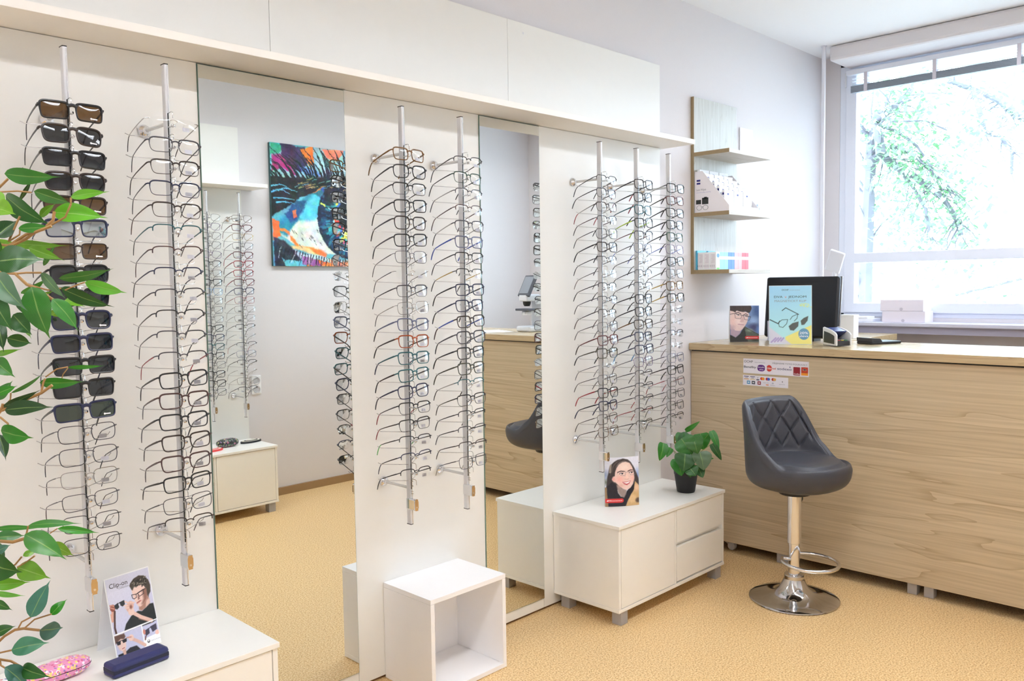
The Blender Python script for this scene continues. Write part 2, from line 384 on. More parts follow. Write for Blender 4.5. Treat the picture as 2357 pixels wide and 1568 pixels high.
# ------------------------------------------------------------------ cabinets
def cabinet(loc, rz, ztop, w_, d, label, sx=.43, th=.016):
    t = thing('sideboard_cabinet', label, 'cabinet', loc, rz); zb = .062
    bx('top_board', (-.004, w_+.004, -d-.006, 0, ztop-th, ztop), WHITE, t, .0012)
    c = MB(); c.box(0, .016, -d, 0, zb+.016, ztop-th-.0005); c.box(w_-.016, w_, -d, 0, zb+.016, ztop-th-.0005)
    c.box(.016, w_-.016, -.01, 0, zb+.016, ztop-th-.0005); c.box(.016, w_-.016, -d+.021, -.011, zb+.018, ztop-th-.003)
    c.box(sx+.003, sx+.017, -d, -d+.02, zb+.016, ztop-th-.001)
    c.build('carcass', WHITE, t, .0008)
    bx('bottom_board', (-.002, w_+.002, -d-.002, 0, zb, zb+.0155), WHITE, t, .001)
    zh = ztop-th-.003
    bx('door', (.0185, sx, -d-.001, -d+.018, zb+.0185, zh), WHITE, t, .001)
    mid = zb+.19
    bx('drawer', (sx+.021, w_-.0195, -d-.001, -d+.018, mid+.022, zh), WHITE, t, .001)
    bx('drawer', (sx+.021, w_-.0195, -d-.001, -d+.018, zb+.024, mid), WHITE, t, .001)
    for (x, y) in ((.02, -.05), (w_-.07, -.05), (.02, -d+.03), (w_-.07, -d+.03)):
        bx('foot', (x, x+.05, y-.025, y+.025, 0, zb-.0003), FOOT, t, .002)
    return t
cabinet((2.866, PY-.002, 0), 0, .449, .877, .376, 'white two-drawer cabinet on grey feet holding the small potted plant')
cabinet((.348, PY-.002, 0), 0, .465, .877, .374, 'white cabinet in the lower left holding the clip-on card and cases')
cabinet((2.883, -.308, 0), pi, .449, .877, .363, 'white cabinet reflected in the wide mirror')
# open cube
cu = thing('storage_cube', 'white open-fronted storage cube on the floor between the mirrors', 'storage cube', (1.888, PY-.002, 0))
q = MB(); W_, D_, H_ = .381, .278, .375; t_ = .018
for xa in (0, W_-t_): bx('side_board', (xa, xa+t_, -D_, 0, .0205, H_-t_-.0012), CUBEW, cu, .001)
bx('top_board', (0, W_, -D_, 0, H_-t_, H_), CUBEW, cu, .001); bx('bottom_board', (0, W_, -D_, 0, .002, .02), CUBEW, cu, .001)
bx('back_board', (t_+.0005, W_-t_-.0005, -.012, -.001, .0205, H_-t_-.001), CUBEW, cu)
# ------------------------------------------------------------------ counter
XC = 4.098; CZ = 1.158
ct = thing('reception_counter', 'long light oak reception counter with a thick worktop', 'counter', (XC, 0, 0))
bx('worktop', (-.022, .62, .18, YD-.003, CZ-.038, CZ), OAKE, ct, .0015)
bx('front_panel', (0, .02, .20, YD-.003, .058, CZ-.046), OAKY, ct, .0008)
bx('shadow_gap', (.006, .02, .21, YD-.004, CZ-.0455, CZ-.0385), DARK, ct)
bx('end_panel', (.021, .60, .20, .22, .058, CZ-.039), OAKY, ct)
cb_ = mat('counter_inside', (70, 60, 52), .7)
bx('inner_carcass', (.30, .58, .23, YD-.01, .06, CZ-.05), mat('carcass_oak', (150, 128, 98), .6), ct)
for y in (2.045, 1.39, 1.315, .66, .59, .26):
    bx('foot', (.022, .07, y-.03 if y > 1.9 else y-.022, y+.035 if y > 1.9 else y+.022, 0, .0575), FOOT, ct, .002)
f = MB(); f.lathe([(0, -.012), (.022, -.012), (.024, -.006), (.024, .006), (.022, .012), (0, .012)], 20, (.05, 2.36, .026), 'x')
f.tube([(.05, 2.36, .026), (.05, 2.40, .05)], .010, 8)
f.build('caster', mat('caster_white', (190, 190, 196), .4), ct, smooth=True)
# desk return along the left wall
rw = thing('side_worktop', 'side worktop behind the counter below the window', 'worktop', (0, 0, 0))
bx('worktop', (4.72, 5.46, kv(2.035), YD-.003, CZ-.038, CZ-.0002), OAKE, rw, .0015)
bx('support', (4.75, 5.44, kv(2.06), YD-.02, .0, CZ-.039), mat('desk_white', (214, 212, 214), .6), rw)
# oak wall shelf unit
su = thing('wall_shelf_unit', 'oak wall shelf unit with three shelves beside the window wall', 'shelf unit', (kv(4.262), YD, 0))
PW = kv(4.745-4.262)
bx('back_panel', (.0, PW, -.021, -.001, kz(1.547), kz(2.567)), OAKZ, su, .0006)
bx('edge_band', (-.0012, 0, -.021, -.001, kz(1.547), kz(2.567)), OAKB, su)
SD = kv(2.70-2.45)
for zt in (2.247, 1.9, 1.57):
    s_ = bx('shelf', (0, PW, -SD, -.0215, kz(zt)-.0215, kz(zt)), OAKX, su, .0006)
    bx('edge_band', (-.0012, 0, -SD, -.0215, kz(zt)-.0215, kz(zt)), OAKB, s_)
SHZ = [kz(z) for z in (2.247, 1.9, 1.57)]
# wall cover plate
tag(bx('wall_cover_plate', (kv(4.815), kv(4.975), YD-.008, YD-.001, kz(2.30), kz(2.462)), mat('plate_white', (236, 234, 240), .5), None, .002), 'faint white cover plate on the wall beside the oak shelf unit', 'cover plate')
# double socket seen in the mirror
so = thing('wall_socket', 'white double socket reflected in the wide mirror', 'socket', (2.917, YO, .752))
bx('plate', (0, .072, .0005, .012, 0, .135), PAPER, so, .006)
for z in (.037, .098):
    r_ = MB(); r_.lathe([(0, .0125), (.019, .0125), (.021, .016), (.026, .016), (.027, .012)], 24, (.036, 0, z), 'y'); o_ = r_.build('outlet', mat('outlet_grey', (205, 205, 210), .4), so, smooth=True)
# ------------------------------------------------------------------ glasses
KF = 1.45; PAN = .17; GAP = .0088
def fy(x): return KF*x*x
def outline(w, h, n, tap, lift, side, N=30, grow=0):
    """closed lens outline in (x,z) for the lens on `side`"""
    cx = side*(w/2+GAP); out = []
    for i in range(N):
        t = 2*pi*i/N; c, s = cos(t), sin(t)
        x = (w/2+grow)*math.copysign(abs(c)**(2/n), c); z = (h/2+grow)*math.copysign(abs(s)**(2/n), s)
        x *= 1-tap*max(0, -z/(h/2)); z += lift*(x/(w/2))*side*(1 if z > 0 else .3)
        out.append((cx+x, z))
    return out
STY = { # w, h, n, taper, lift, rim_r(top), rim_r(bottom), temple height, kind
 'sun':  (.066, .043, 6.0, .08, .0016, 0.0034, 0.0020, 0.0063, 'full'),
 'sunr': (.063, .046, 4.2, .11, .0010, 0.0032, 0.0020, 0.0058, 'full'),
 'suni': (.065, .040, 6.5, .06, .0012, 0.0017, 0.0015, 0.0045, 'full'),
 'full': (.061, .042, 4.6, .10, .0012, 0.0024, 0.0017, 0.0054, 'full'),
 'fulr': (.060, .045, 3.6, .10, .0010, 0.0024, 0.0017, 0.0054, 'full'),
 'wire': (.061, .042, 4.2, .09, .0008, 0.0010, 0.0010, 0.0029, 'full'),
 'wirb': (.063, .044, 4.0, .09, .0010, 0.0011, 0.0011, 0.0034, 'full'),
 'brow': (.061, .040, 4.2, .12, .0012, 0.0021, 0.0009, 0.0040, 'full'),
 'half': (.060, .037, 3.6, .12, .0012, 0.0017, 0.0003, 0.0038, 'half'),
 'rless': (.059, .037, 3.4, .08, .0006, 0.0000, 0.0000, 0.0029, 'none'),
}
METAL_STY = ('wire', 'wirb', 'brow', 'half', 'rless', 'suni')
_fm = {}
def mesh_of(b, name, smooth=True, mats=1):
    o = b.build(name, [BLACK]*mats, smooth=smooth); me = o.data; bpy.data.objects.remove(o); return me
def frame_meshes(sty):
    if sty in _fm: return _fm[sty]
    w, h, n, tap, lift, rt, rb, th, kind = STY[sty]; E = {}
    zt = h*.30; xo = w+GAP
    f = MB()
    for s in (-1, 1):
        ol = outline(w, h, n, tap, lift, s, 48)
        if kind == 'full':
            rr = [rb+(rt-rb)*max(0, min(1, z/(h*.35))) for (x, z) in ol]
            f.tube([(x, fy(x), z) for (x, z) in ol], rr, 6, True, ry=[r*1.0+.0003 for r in rr], up=None)
        elif kind == 'half':
            top = [p for p in ol if p[1] > -h*.05]; top.sort(key=lambda p: p[0]*s)
            ordd = sorted([p for p in ol if p[1] > h*.0], key=lambda p: atan2(p[1]+h*.3, (p[0]-s*(w/2+GAP))))
            f.tube([(x, fy(x), z+.0006) for (x, z) in ordd], rt, 6)
        # end piece to hinge
        f.tube([(s*(xo-.002), fy(xo)-.0004, zt), (s*(xo+.004), fy(xo)+.001, zt+.0005), (s*.0778, fy(.0778)+.003, zt), (s*.0785, fy(.0778)+.009, zt-.0005)],
               [max(rt, .001)]*4, 6, ry=[th*.55]*4, up=(0, -1, 0) if False else None)
    zb = h*(.30 if sty.startswith('sun') else .25)
    br = max(rt, .0010)*(.92 if kind == 'full' else .8); bh = br*(1.5 if sty.startswith('sun') else 1.15)
    f.tube([(-.0120, fy(.012), zb-.0025), (-.0075, -.0006, zb), (-.0035, -.0014, zb+.0012), (0, -.0016, zb+.0016), (.0035, -.0014, zb+.0012), (.0075, -.0006, zb), (.0120, fy(.012), zb-.0025)], bh, 8, ry=br, up=(0, 0, 1))
    if sty in ('wirb',): f.tube([(-.022, fy(.022), h*.47), (0, -.001, h*.40), (.022, fy(.022), h*.47)], .0007, 6)
    f.v = [(x, y-PAN*z, z) for x, y, z in f.v]
    E['front'] = mesh_of(f, 'frame_front')
    for s in (-1, 1):
        ol = outline(w, h, n, tap, lift, s, 48, -.0003)
        L_ = MB(); cx = s*(w/2+GAP); V = [(cx, fy(cx)+.0003-.0016, 0)]; F = []
        for ring in (.35, .7, 1.0):
            for (x, z) in ol: xx = cx+(x-cx)*ring; V.append((xx, fy(xx)+.0003-.0016*(1-ring*ring)-.0*z, z*ring))
        for i in range(48):
            j = (i+1) % 48; F.append((0, 1+i, 1+j)); F.append((1+i, 49+i, 49+j, 1+j)); F.append((49+i, 97+i, 97+j, 49+j))
        L_.add([(x, y-PAN*z, z) for x, y, z in V], F); E['lens%d' % s] = mesh_of(L_, 'lens')
        t = MB(); y0 = fy(.0778)+.008; hx = s*.0785
        P = [(hx, y0, zt), (s*.0790, y0+.03, zt), (s*.0782, y0+.065, zt-.0005), (s*.0765, y0+.096, zt-.002)]
        t.tube(P, [.0008, .0008, .0007, .0007], 6, ry=[th*.62, th*.55, th*.48, th*.40], up=(1, 0, 0)); E['temple%d' % s] = mesh_of(t, 'temple')
        t = MB()
        Q = [(s*.0765, y0+.0955, zt-.002), (s*.0757, y0+.107, zt-.0055), (s*.0742, y0+.118, zt-.0125), (s*.0722, y0+.130, zt-.0225), (s*.070, y0+.141, zt-.034)]
        t.tube(Q, [.0010, .0011, .0012, .0013, .0011], 6, ry=[th*.42, th*.46, th*.52, th*.6, th*.45], up=(1, 0, 0)); E['tip%d' % s] = mesh_of(t, 'temple_tip')
        p_ = MB(); p_.tube([(s*.009, .001, zb-.004), (s*.0075, .0055, zb-.009)], .0005, 5)
        p_.tube([(s*.0068, .0062, zb-.006), (s*.0078, .0062, zb-.011), (s*.0086, .0062, zb-.0155)], [.0012, .0026, .0014], 8, ry=[.0008, .0012, .0008])
        p_.v = [(x, y-PAN*z, z) for x, y, z in p_.v]
        E['pad%d' % s] = mesh_of(p_, 'nose_pad')
    _fm[sty] = E; return E
# price tag : white sticker with bar code
tg = MB(); tg.box(0, .021, -.0004, 0, 0, .011, 0)
xx = .0015
for wv in (8, 4, 12, 5, 8, 4, 10, 6, 8): tg.box(xx, xx+wv*.00006, -.0006, -.0004, .002, .0092, 1); xx += wv*.00006+.00045
tg.box(.012, .0185, -.0006, -.0004, .0075, .0082, 1); tg.box(.012, .0165, -.0006, -.0004, .0048, .0054, 1)
TAGM = tg.build('price_tag', [PAPER, mat('tag_ink', (96, 92, 118), .6)]); TAGME = TAGM.data; bpy.data.objects.remove(TAGM)
TAGME.materials.clear(); TAGME.materials.append(mat('tag_paper', (240, 240, 250), .5)); TAGME.materials.append(MC['tag_ink'])
FC = {'k': ('black', (26, 26, 29), .28, 0), 'g': ('gunmetal', (84, 84, 90), .3, .8), 's': ('silver', (170, 168, 166), .22, .9), 'b': ('brown', (74, 48, 48), .3, 0),
 't': ('tortoiseshell', (118, 82, 42), .25, 0), 'n': ('navy', (34, 40, 72), .3, 0), 'r': ('red', (150, 34, 48), .35, 0), 'o': ('amber', (156, 70, 26), .25, 0),
 'a': ('teal', (34, 92, 100), .3, 0), 'l': ('slate blue', (98, 104, 134), .3, 0), 'G': ('green', (30, 66, 48), .35, 0), 'Y': ('gold', (190, 160, 90), .25, .9),
 'c': ('clear', (200, 205, 205), .15, 0), 'v': ('olive', (62, 62, 48), .35, 0), 'p': ('purple', (96, 70, 120), .35, 0), 'y': ('lime', (176, 206, 60), .4, 0),
 'e': ('bright green', (60, 170, 70), .4, 0), 'B': ('bright blue', (50, 80, 170), .4, 0), 'd': ('dark brown', (46, 34, 30), .3, 0), 'w': ('burgundy', (92, 34, 36), .3, 0), 'q': ('light blue', (110, 160, 206), .35, 0), 'm': ('bronze', (122, 92, 62), .25, .8)}
def fmat(k): n_, c, r, me = FC[k]; return mat('frame_'+n_.replace(' ', '_'), c, r, me, noise=.05 if k != 't' else .5, nscale=120)
LENS = {'c': glassy('clear_lens', (.975, .98, .98), .006, .0, .7), 'C': glassy('coated_lens', (.975, .98, .985), .015, .0, 1.1),
 'K': glassy('smoke_lens', (.050, .052, .056), .02, .02, .9), 'D': glassy('dark_smoke_lens', (.030, .030, .034), .02, .02, .8), 'N': glassy('brown_lens', (.16, .082, .028), .02, .02, .9),
 'E': glassy('green_lens', (.055, .075, .05), .02, .02, .9), 'M': glassy('mirror_coated_lens', (.12, .15, .15), .30, .0, .8)}
ORD = 'first second third fourth fifth sixth seventh eighth ninth tenth eleventh twelfth thirteenth fourteenth fifteenth sixteenth seventeenth eighteenth nineteenth twentieth'.split()
SN = {'sun': 'rectangular sunglasses', 'sunr': 'rounded sunglasses', 'suni': 'thin metal sunglasses', 'full': 'full-rim glasses', 'fulr': 'rounded full-rim glasses', 'wire': 'thin wire-rim glasses',
 'wirb': 'double-bridge wire glasses', 'brow': 'browline glasses', 'half': 'half-rim glasses', 'rless': 'rimless glasses'}
LN = {'K': 'grey', 'D': 'dark grey', 'N': 'brown', 'E': 'green', 'M': 'mirrored'}
def glasses(spec, loc, rot, label, group):
    """spec: style:front,temple,tip,lens"""
    sty, cc = spec.split(':'); cc = (cc+cc[-1]*4) if len(cc) < 3 else cc
    fc, tc_, tp = cc[0], cc[1], cc[2]; lc = cc[3] if len(cc) > 3 and cc[3] in LENS and cc[3] != cc[2]+'_' else 'c'
    if not sty.startswith('sun'): lc = 'C' if random.random() < .4 else 'c'
    E = frame_meshes(sty)
    root = thing('sunglasses' if sty.startswith('sun') else 'eyeglasses', label, 'sunglasses' if sty.startswith('sun') else 'glasses', loc, 0, group)
    root.rotation_euler = rot
    def ch(name, me, m_, par):
        o = bpy.data.objects.new(name, me); COL.objects.link(o); o.parent = par
        if o.material_slots: o.material_slots[0].link = 'OBJECT'; o.material_slots[0].material = m_
        return o
    ch('frame_front', E['front'], fmat(fc), root)
    for s in (-1, 1):
        ch('lens', E['lens%d' % s], LENS[lc], root)
        t = ch('temple', E['temple%d' % s], fmat(tc_), root); ch('temple_tip', E['tip%d' % s], fmat(tp), t)
        if sty in METAL_STY: ch('nose_pad', E['pad%d' % s], mat('silicone_pad', (214, 216, 216), .2), root)
    if not sty.startswith('sun'):
        w, h = STY[sty][:2]; x = w*.30+GAP
        o = bpy.data.objects.new('price_tag', TAGME); COL.objects.link(o); o.parent = root
        o.location = (x, fy(x+.01)+.0022+PAN*h*.40, -h*.40); o.rotation_euler = (math.atan(PAN), 0, atan2(fy(x+.02)-fy(x), .02))
    elif lc in 'NEK' and random.random() < .8:
        w, h = STY[sty][:2]; x = w*.55+GAP
        b = MB(); b.box(0, .016, -.0003, 0, 0, .0032); b.lathe([(0, -.0003), (.0028, -.0003), (.0028, 0)], 10, (0, 0, .0016), 'y')
        o = b.build('lens_mark', PAPER, root); o.location = (x, fy(x+.008)-.0022+PAN*h*.36, -h*.36); o.rotation_euler = (math.atan(PAN), 0, atan2(fy(x+.016)-fy(x), .016))
    return root
# ------------------------------------------------------------------ display rods
ZR0, ZR1 = .628, 2.139
PITCH_Z, ZTOP = .06, 1.967
YR = 2.398
hb = MB()   # one holder: swept-back wings, nose knob, anti-theft hook (local origin at rod centre, slot height)
for s in (-1, 1): hb.tube([(s*.004, -.004, -.036), (s*.03, .012, -.034), (s*.085, .052, -.030), (s*.094, .060, -.024)], .0011, 6)
hb.lathe([(0, -.046), (.0042, -.0445), (.0052, -.041), (.0036, -.037), (.0026, -.034), (.0026, -.010), (0, -.010)], 12, (0, 0, -.006), 'y')
hb.tube([(0, -.011, -.030), (0, -.034, -.0285), (0, -.040, -.031), (0, -.0415, -.036), (0, -.0415, -.048)], .0012, 6)
HOLD = mesh_of(hb, 'frame_holder')
def rod(x, yc, rz, label, group, zr0=ZR0, zr1=ZR1):
    t = thing('display_rod', label, 'display rod', (x, yc, 0), rz, group)
    b = MB(); hw, hd = .0058, .0114; sec = []
    for i in range(20):
        a = 2*pi*i/20; c_, s_ = cos(a), sin(a); sec.append((hw*math.copysign(abs(c_)**.45, c_), hd*math.copysign(abs(s_)**.45, s_)))
    b.add([(px, py, z) for z in (zr0+.003, zr1-.003) for (px, py) in sec], [tuple(range(20))[::-1], tuple(range(20, 40))]+[(i, (i+1) % 20, (i+1) % 20+20, i+20) for i in range(20)])
    b.build('profile', ALU, t, smooth=True)
    bx('slot', (-.0016, .0016, -.0122, -.0112, .76, 2.0), DARK, t)
    bx('edge_strip', (.0019, .0052, -.0119, -.0110, zr0+.004, zr1-.004), ALUE, t)
    for z in (zr0, zr1-.003): bx('end_cap', (-.0062, .0062, -.0118, .0118, z, z+.003), BLACK, t, .001)
    for z in (1.972, .764):
        w_ = MB(); w_.lathe([(0, .1575), (.019, .1575), (.0195, .154), (.0175, .149), (.011, .145), (.0075, .140), (.006, .132), (0, .132)], 24, (0, 0, z), 'y')
        m_ = w_.build('wall_mount', CHROME, t, smooth=True)
        a_ = MB(); a_.tube([(0, .136, z), (0, .011, z)], .0052, 12); a_.build('arm', mat('clear_arm', (214, 214, 214), .15, .3), m_, smooth=True)
    l_ = MB(); l_.box(-.0085, .0085, -.040, .0125, .684, .726); lk = l_.build('lock', CHROME, t, .004)
    l2 = MB(); l2.grid(lambda u, v: (.0085*(2*v-1)*(1 if abs(u-.5) < .35 else .75), -.0408, .684+.042*u), 8, 2); l2.build('lock_face', mat('chrome_floor_tint', (206, 176, 132), .2, .8), lk)  # tan tint paints the floor's reflection onto the chrome lock face
    l3 = MB(); l3.lathe([(0, -.0418), (.0032, -.0418), (.0038, -.0405)], 14, (0, 0, .697), 'y'); l3.build('keyhole', CHROME, lk, smooth=True)
    for i in range(20):
        o = bpy.data.objects.new('frame_holder', HOLD); COL.objects.link(o); o.parent = t; o.location = (0, 0, ZTOP-PITCH_Z*i)
        o.material_slots[0].link = 'OBJECT'; o.material_slots[0].material = CHROME2
    # extra hook above and pins of the locking rail below
    e = MB(); e.tube([(0, -.011, 2.0), (0, -.034, 2.0015), (0, -.040, 1.999), (0, -.0415, 1.994), (0, -.0415, 1.982)], .0012, 6)
    for z in (.79, .772, .752, .744): e.tube([(0, -.011, z), (0, -.022, z+.001)], .0018, 6)
    e.build('locking_rail', CHROME2, t, smooth=True)
    return t
def fill(x, yc, rz, specs, where, group, skip=()):
    for i, sp in enumerate(specs.split()):
        if i in skip: continue
        r = random.Random(hash((round(x*1000), i)) & 0xffff)
        d = Vector((r.uniform(-.002, .002), -.047+r.uniform(-.003, .003), ZTOP-PITCH_Z*i-.003))
        cz, sz_ = cos(rz), sin(rz)
        loc = (x+d.x*cz-d.y*sz_, yc+d.x*sz_+d.y*cz, d.z)
        sty, cc = sp.split(':'); fn = FC[cc[0]][0]
        if sty.startswith('sun'): lab = f"{fn} {SN[sty]} with {LN.get(cc[3], 'grey')} lenses, {ORD[i]} from top on {where}"
        else:
            lab = f"{fn} {SN[sty]}, {ORD[i]} from top on {where}"
        glasses(sp, loc, (radians(-17+r.uniform(-2.5, 2.5)), radians(r.uniform(-1.6, 1.6)), rz+radians(r.uniform(-3, 3))), lab, group)
RODS = [
 (.789, 'leftmost rod', 'tall aluminium rod of sunglasses at the far left behind the leafy tree',
  'sun:kkkN sunr:dkkK sun:kkkD sunr:dkkD sun:ddkN sun:nnnM suni:ddkN sunr:kkkD sunr:kgkD sunr:nkkK sun:nnnD sun:kknD sun:kkkD sun:nkkE wirb:ggk wirb:ggk wire:sgk wire:ggb wire:kkk wire:kkk'),
 (1.055, 'rod left of wide mirror', 'aluminium rod of glasses just left of the wide mirror',
  'rless:ssk brow:ggk brow:ddk brow:ngk brow:dbb half:aak half:bgb half:nnk half:gdk half:kkk half:gkk half:grr full:kkk full:bbg full:kkg full:ddd full:bbd full:kkk wirb:gkk half:dkb'),
 (1.901, 'rod right of wide mirror', 'aluminium rod of glasses just right of the wide mirror',
  'full:ttt fulr:kkk brow:kkk full:kkk fulr:dgd full:kgk wire:gkg rless:sgk brow:gkk wire:ssk full:llg full:odk full:aan full:adk fulr:nng brow:kgr brow:kdr half:kke half:nkn half:kkk'),
 (2.183, 'rod left of narrow mirror', 'aluminium rod of glasses just left of the narrow mirror',
  'half:kkk brow:Gkk half:gsg half:bbb brow:gsk full:lBB brow:kkk half:kYk full:nkk full:nnk full:dBb fulr:ggk full:kkk full:vvv half:ask brow:kvk half:kkk half:gkg half:ddd wirb:ggs'),
 (3.03, 'rod behind woman card', 'aluminium rod of glasses standing above the portrait card of a woman',
  'half:kkk brow:gkk brow:dsr half:gbk wirb:kkk full:dkk half:gkk rless:skb half:kkk half:ggg half:dkb wirb:ggg full:wwd full:vvk rless:ggg wirb:gkk full:krr full:nkn wirb:dkk wirb:mdk'),
 (3.31, 'middle rod of right-hand three', 'middle aluminium rod of the three on the right-hand panel',
  'full:dkr full:kkr full:aak full:kyy brow:gwk wirb:lkB half:skk half:gkk half:gkk full:kkk full:kkk full:dmv full:nng full:nnq wirb:pgk half:gkk half:kgk half:gkr half:drr half:vkk'),
 (3.579, 'rod nearest oak counter', 'aluminium rod of glasses nearest to the oak counter above the potted plant',
  'full:ksk full:wvk full:dkk full:kkk full:Gkk wirb:pBk full:kkk wirb:gvv full:mYv full:kYv rless:skv rless:skk half:gbk rless:smb wirb:lnk full:kdk wirb:grr wirb:gkk wirb:gvv half:gvk'),
]
for (x, wh, lab, sp) in RODS:
    rod(x, YR, 0, lab, 'rods of glasses on the display wall'); fill(x, YR, 0, sp, 'the '+wh, 'glasses on the '+wh)
YB = -.31+.158
MR = [(2.548, 'left rod in the mirror', 'left aluminium rod of glasses reflected in the wide mirror',
  'wirb:sss wirb:pss wirb:gss wirb:gss wirb:pss brow:kgk wirb:bgb full:kkg wirb:qss wirb:gss wirb:gss wirb:gss full:kkk full:nnk full:akk full:kgk wirb:gss full:kkk full:kkk wirb:ngk'),
 (2.775, 'right rod in the mirror', 'right aluminium rod of glasses reflected in the wide mirror',
  'wirb:mmm full:www wirb:YYb wirb:ggg full:wrr full:rrb full:rbb full:wrw full:nlk wirb:rrg wirb:sss wirb:sss half:kkk rless:sgk half:kwr wirb:lgk half:kkk rless:sss wirb:sss half:kgk')]
for (x, wh, lab, sp) in MR:
    rod(x, YB, pi, lab, 'rods reflected in the wide mirror'); fill(x, YB, pi, sp, 'the '+wh, 'glasses on the '+wh)
# ------------------------------------------------------------------ bar stool
SX, SY = 3.69, 1.775; PH = radians(10)
stl = thing('bar_stool', 'grey quilted bar stool on a chrome column in front of the counter', 'bar stool', (SX, SY, 0), -pi/2-PH)
def sstep(a, b, x): t = max(0, min(1, (x-a)/(b-a))); return t*t*(3-2*t)
def crom(P, t):
    n = len(P)-1; f = min(t*n, n-1e-6); i = int(f); u = f-i
    a, b, c, d = P[max(i-1, 0)], P[i], P[i+1], P[min(i+2, n)]
    return tuple(.5*((2*b[k])+(-a[k]+c[k])*u+(2*a[k]-5*b[k]+4*c[k]-d[k])*u*u+(-a[k]+3*b[k]-3*c[k]+d[k])*u**3) for k in range(len(b)))
def seatfn(u, v):
    v = (v/.25*10.0/17) if v < .25 else ((10.0/17+(v-.25)/.55*3.1/17) if v < .8 else (13.1/17+(v-.8)/.2*3.9/17))
    th = u*2*pi-pi; A = abs(th); S = sstep(radians(68), radians(136), A); S2 = sstep(radians(50), radians(100), A)
    c, s = cos(th), sin(th)
    e = .84
    rx = (.245 if c > 0 else .205)*math.copysign(abs(c)**e, c); ry = .222*math.copysign(abs(s)**e, s)
    zr = .660+.272*S-.012*S2*(1-S)
    zsd = .672
    P = [(0, .535), (.40, .533), (.70, .540), (.88, .560), (.97, .590), (1.0+.00*S, .625+.01*S), (1.0+.03*S, .5*(.62+zr)), (1.0+.07*S, zr-.035), (.985+.075*S, zr-.008), (.95+.07*S, zr+.002+.004*S),
         (.90+.06*S, zr-.006), (.86+.05*S, zr+(-.002 if S < .01 else -.03*S)), (.83+.03*S, zr*.5*(1)+zsd*.5), (.80-.01*S, zsd+.012*S), (.72, zsd+.002), (.55, zsd+.004), (.3, zsd), (0, zsd-.002)]
    k, z = crom(P, v)
    pos = Vector((rx*k, ry*k, z))
    n = len(P)-1
    if S > .35 and 10.2/n < v < 13.0/n:
        arc = th if th > 0 else th+2*pi; a = (arc-pi)*.2
        aa = a/.105+(z-.69)/.15; bb = a/.105-(z-.69)/.15
        g = min(1, min(abs(sin(pi*aa)), abs(sin(pi*bb)))*2.6)**.55
        w_ = sstep(.35, .6, S)*sstep(10.2/n, 10.8/n, v)*(1-sstep(12.6/n, 13/n, v))
        out = Vector((rx, ry, 0)).normalized(); pos += -out*(.0095*(g-.75))*w_
    return pos
b = MB(); b.grid(seatfn, 300, 150, wrap=True)
so_ = b.build('seat_shell', LEATH, stl, smooth=True)
b = MB(); b.lathe([(0, .505), (.07, .505), (.085, .5325), (0, .5325)], 24); b.build('seat_plate', BLACK, stl)
b = MB(); b.lathe([(.029, .27), (.0315, .272), (.0315, .506), (0, .506)], 40); b.build('column_cover', CHROME, stl, smooth=True)
b = MB(); b.lathe([(0, .11), (.0262, .11), (.0262, .2695), (0, .2695)], 40); b.build('column', CHROME, stl, smooth=True)
b = MB(); prof = [(0, .0005), (.203, .0005), (.2055, .003), (.2045, .007), (.198, .0105), (.16, .0165), (.12, .024), (.09, .036), (.068, .056), (.055, .080), (.047, .098), (.0455, .104), (.046, .112), (.044, .121), (.036, .1245), (.0265, .125)]
b.lathe(prof, 72); b.build('base', CHROME2, stl, smooth=True)
b = MB(); R_ = .125; cxr = .088; pts = []
for i in range(37):
    a = radians(-152+304*i/36); pts.append((cxr+R_*cos(a)*1.0, R_*sin(a), .196+.012*(1-cos(a))*.3))
pts = [(.0, -.018, .197), (-.012, -.036, .197)]+pts+[(-.012, .036, .197), (0, .018, .197)]
b.tube(pts, .0085, 12); b.build('footrest_ring', CHROME, stl, smooth=True)
b = MB(); b.tube([(-.018, .05, .506), (-.04, .10, .482)], .003, 8); lv = b.build('lever', CHROME, stl, smooth=True)
b = MB(); b.tube([(-.037, .094, .486), (-.046, .108, .470), (-.056, .122, .452), (-.064, .132, .437)], [.006, .010, .014, .010], 10); b.build('lever_knob', BLACK, lv, smooth=True)
b = MB(); b.box(-.012, .012, .029, .034, .288, .298); b.build('height_clip', ALU, stl, .002)
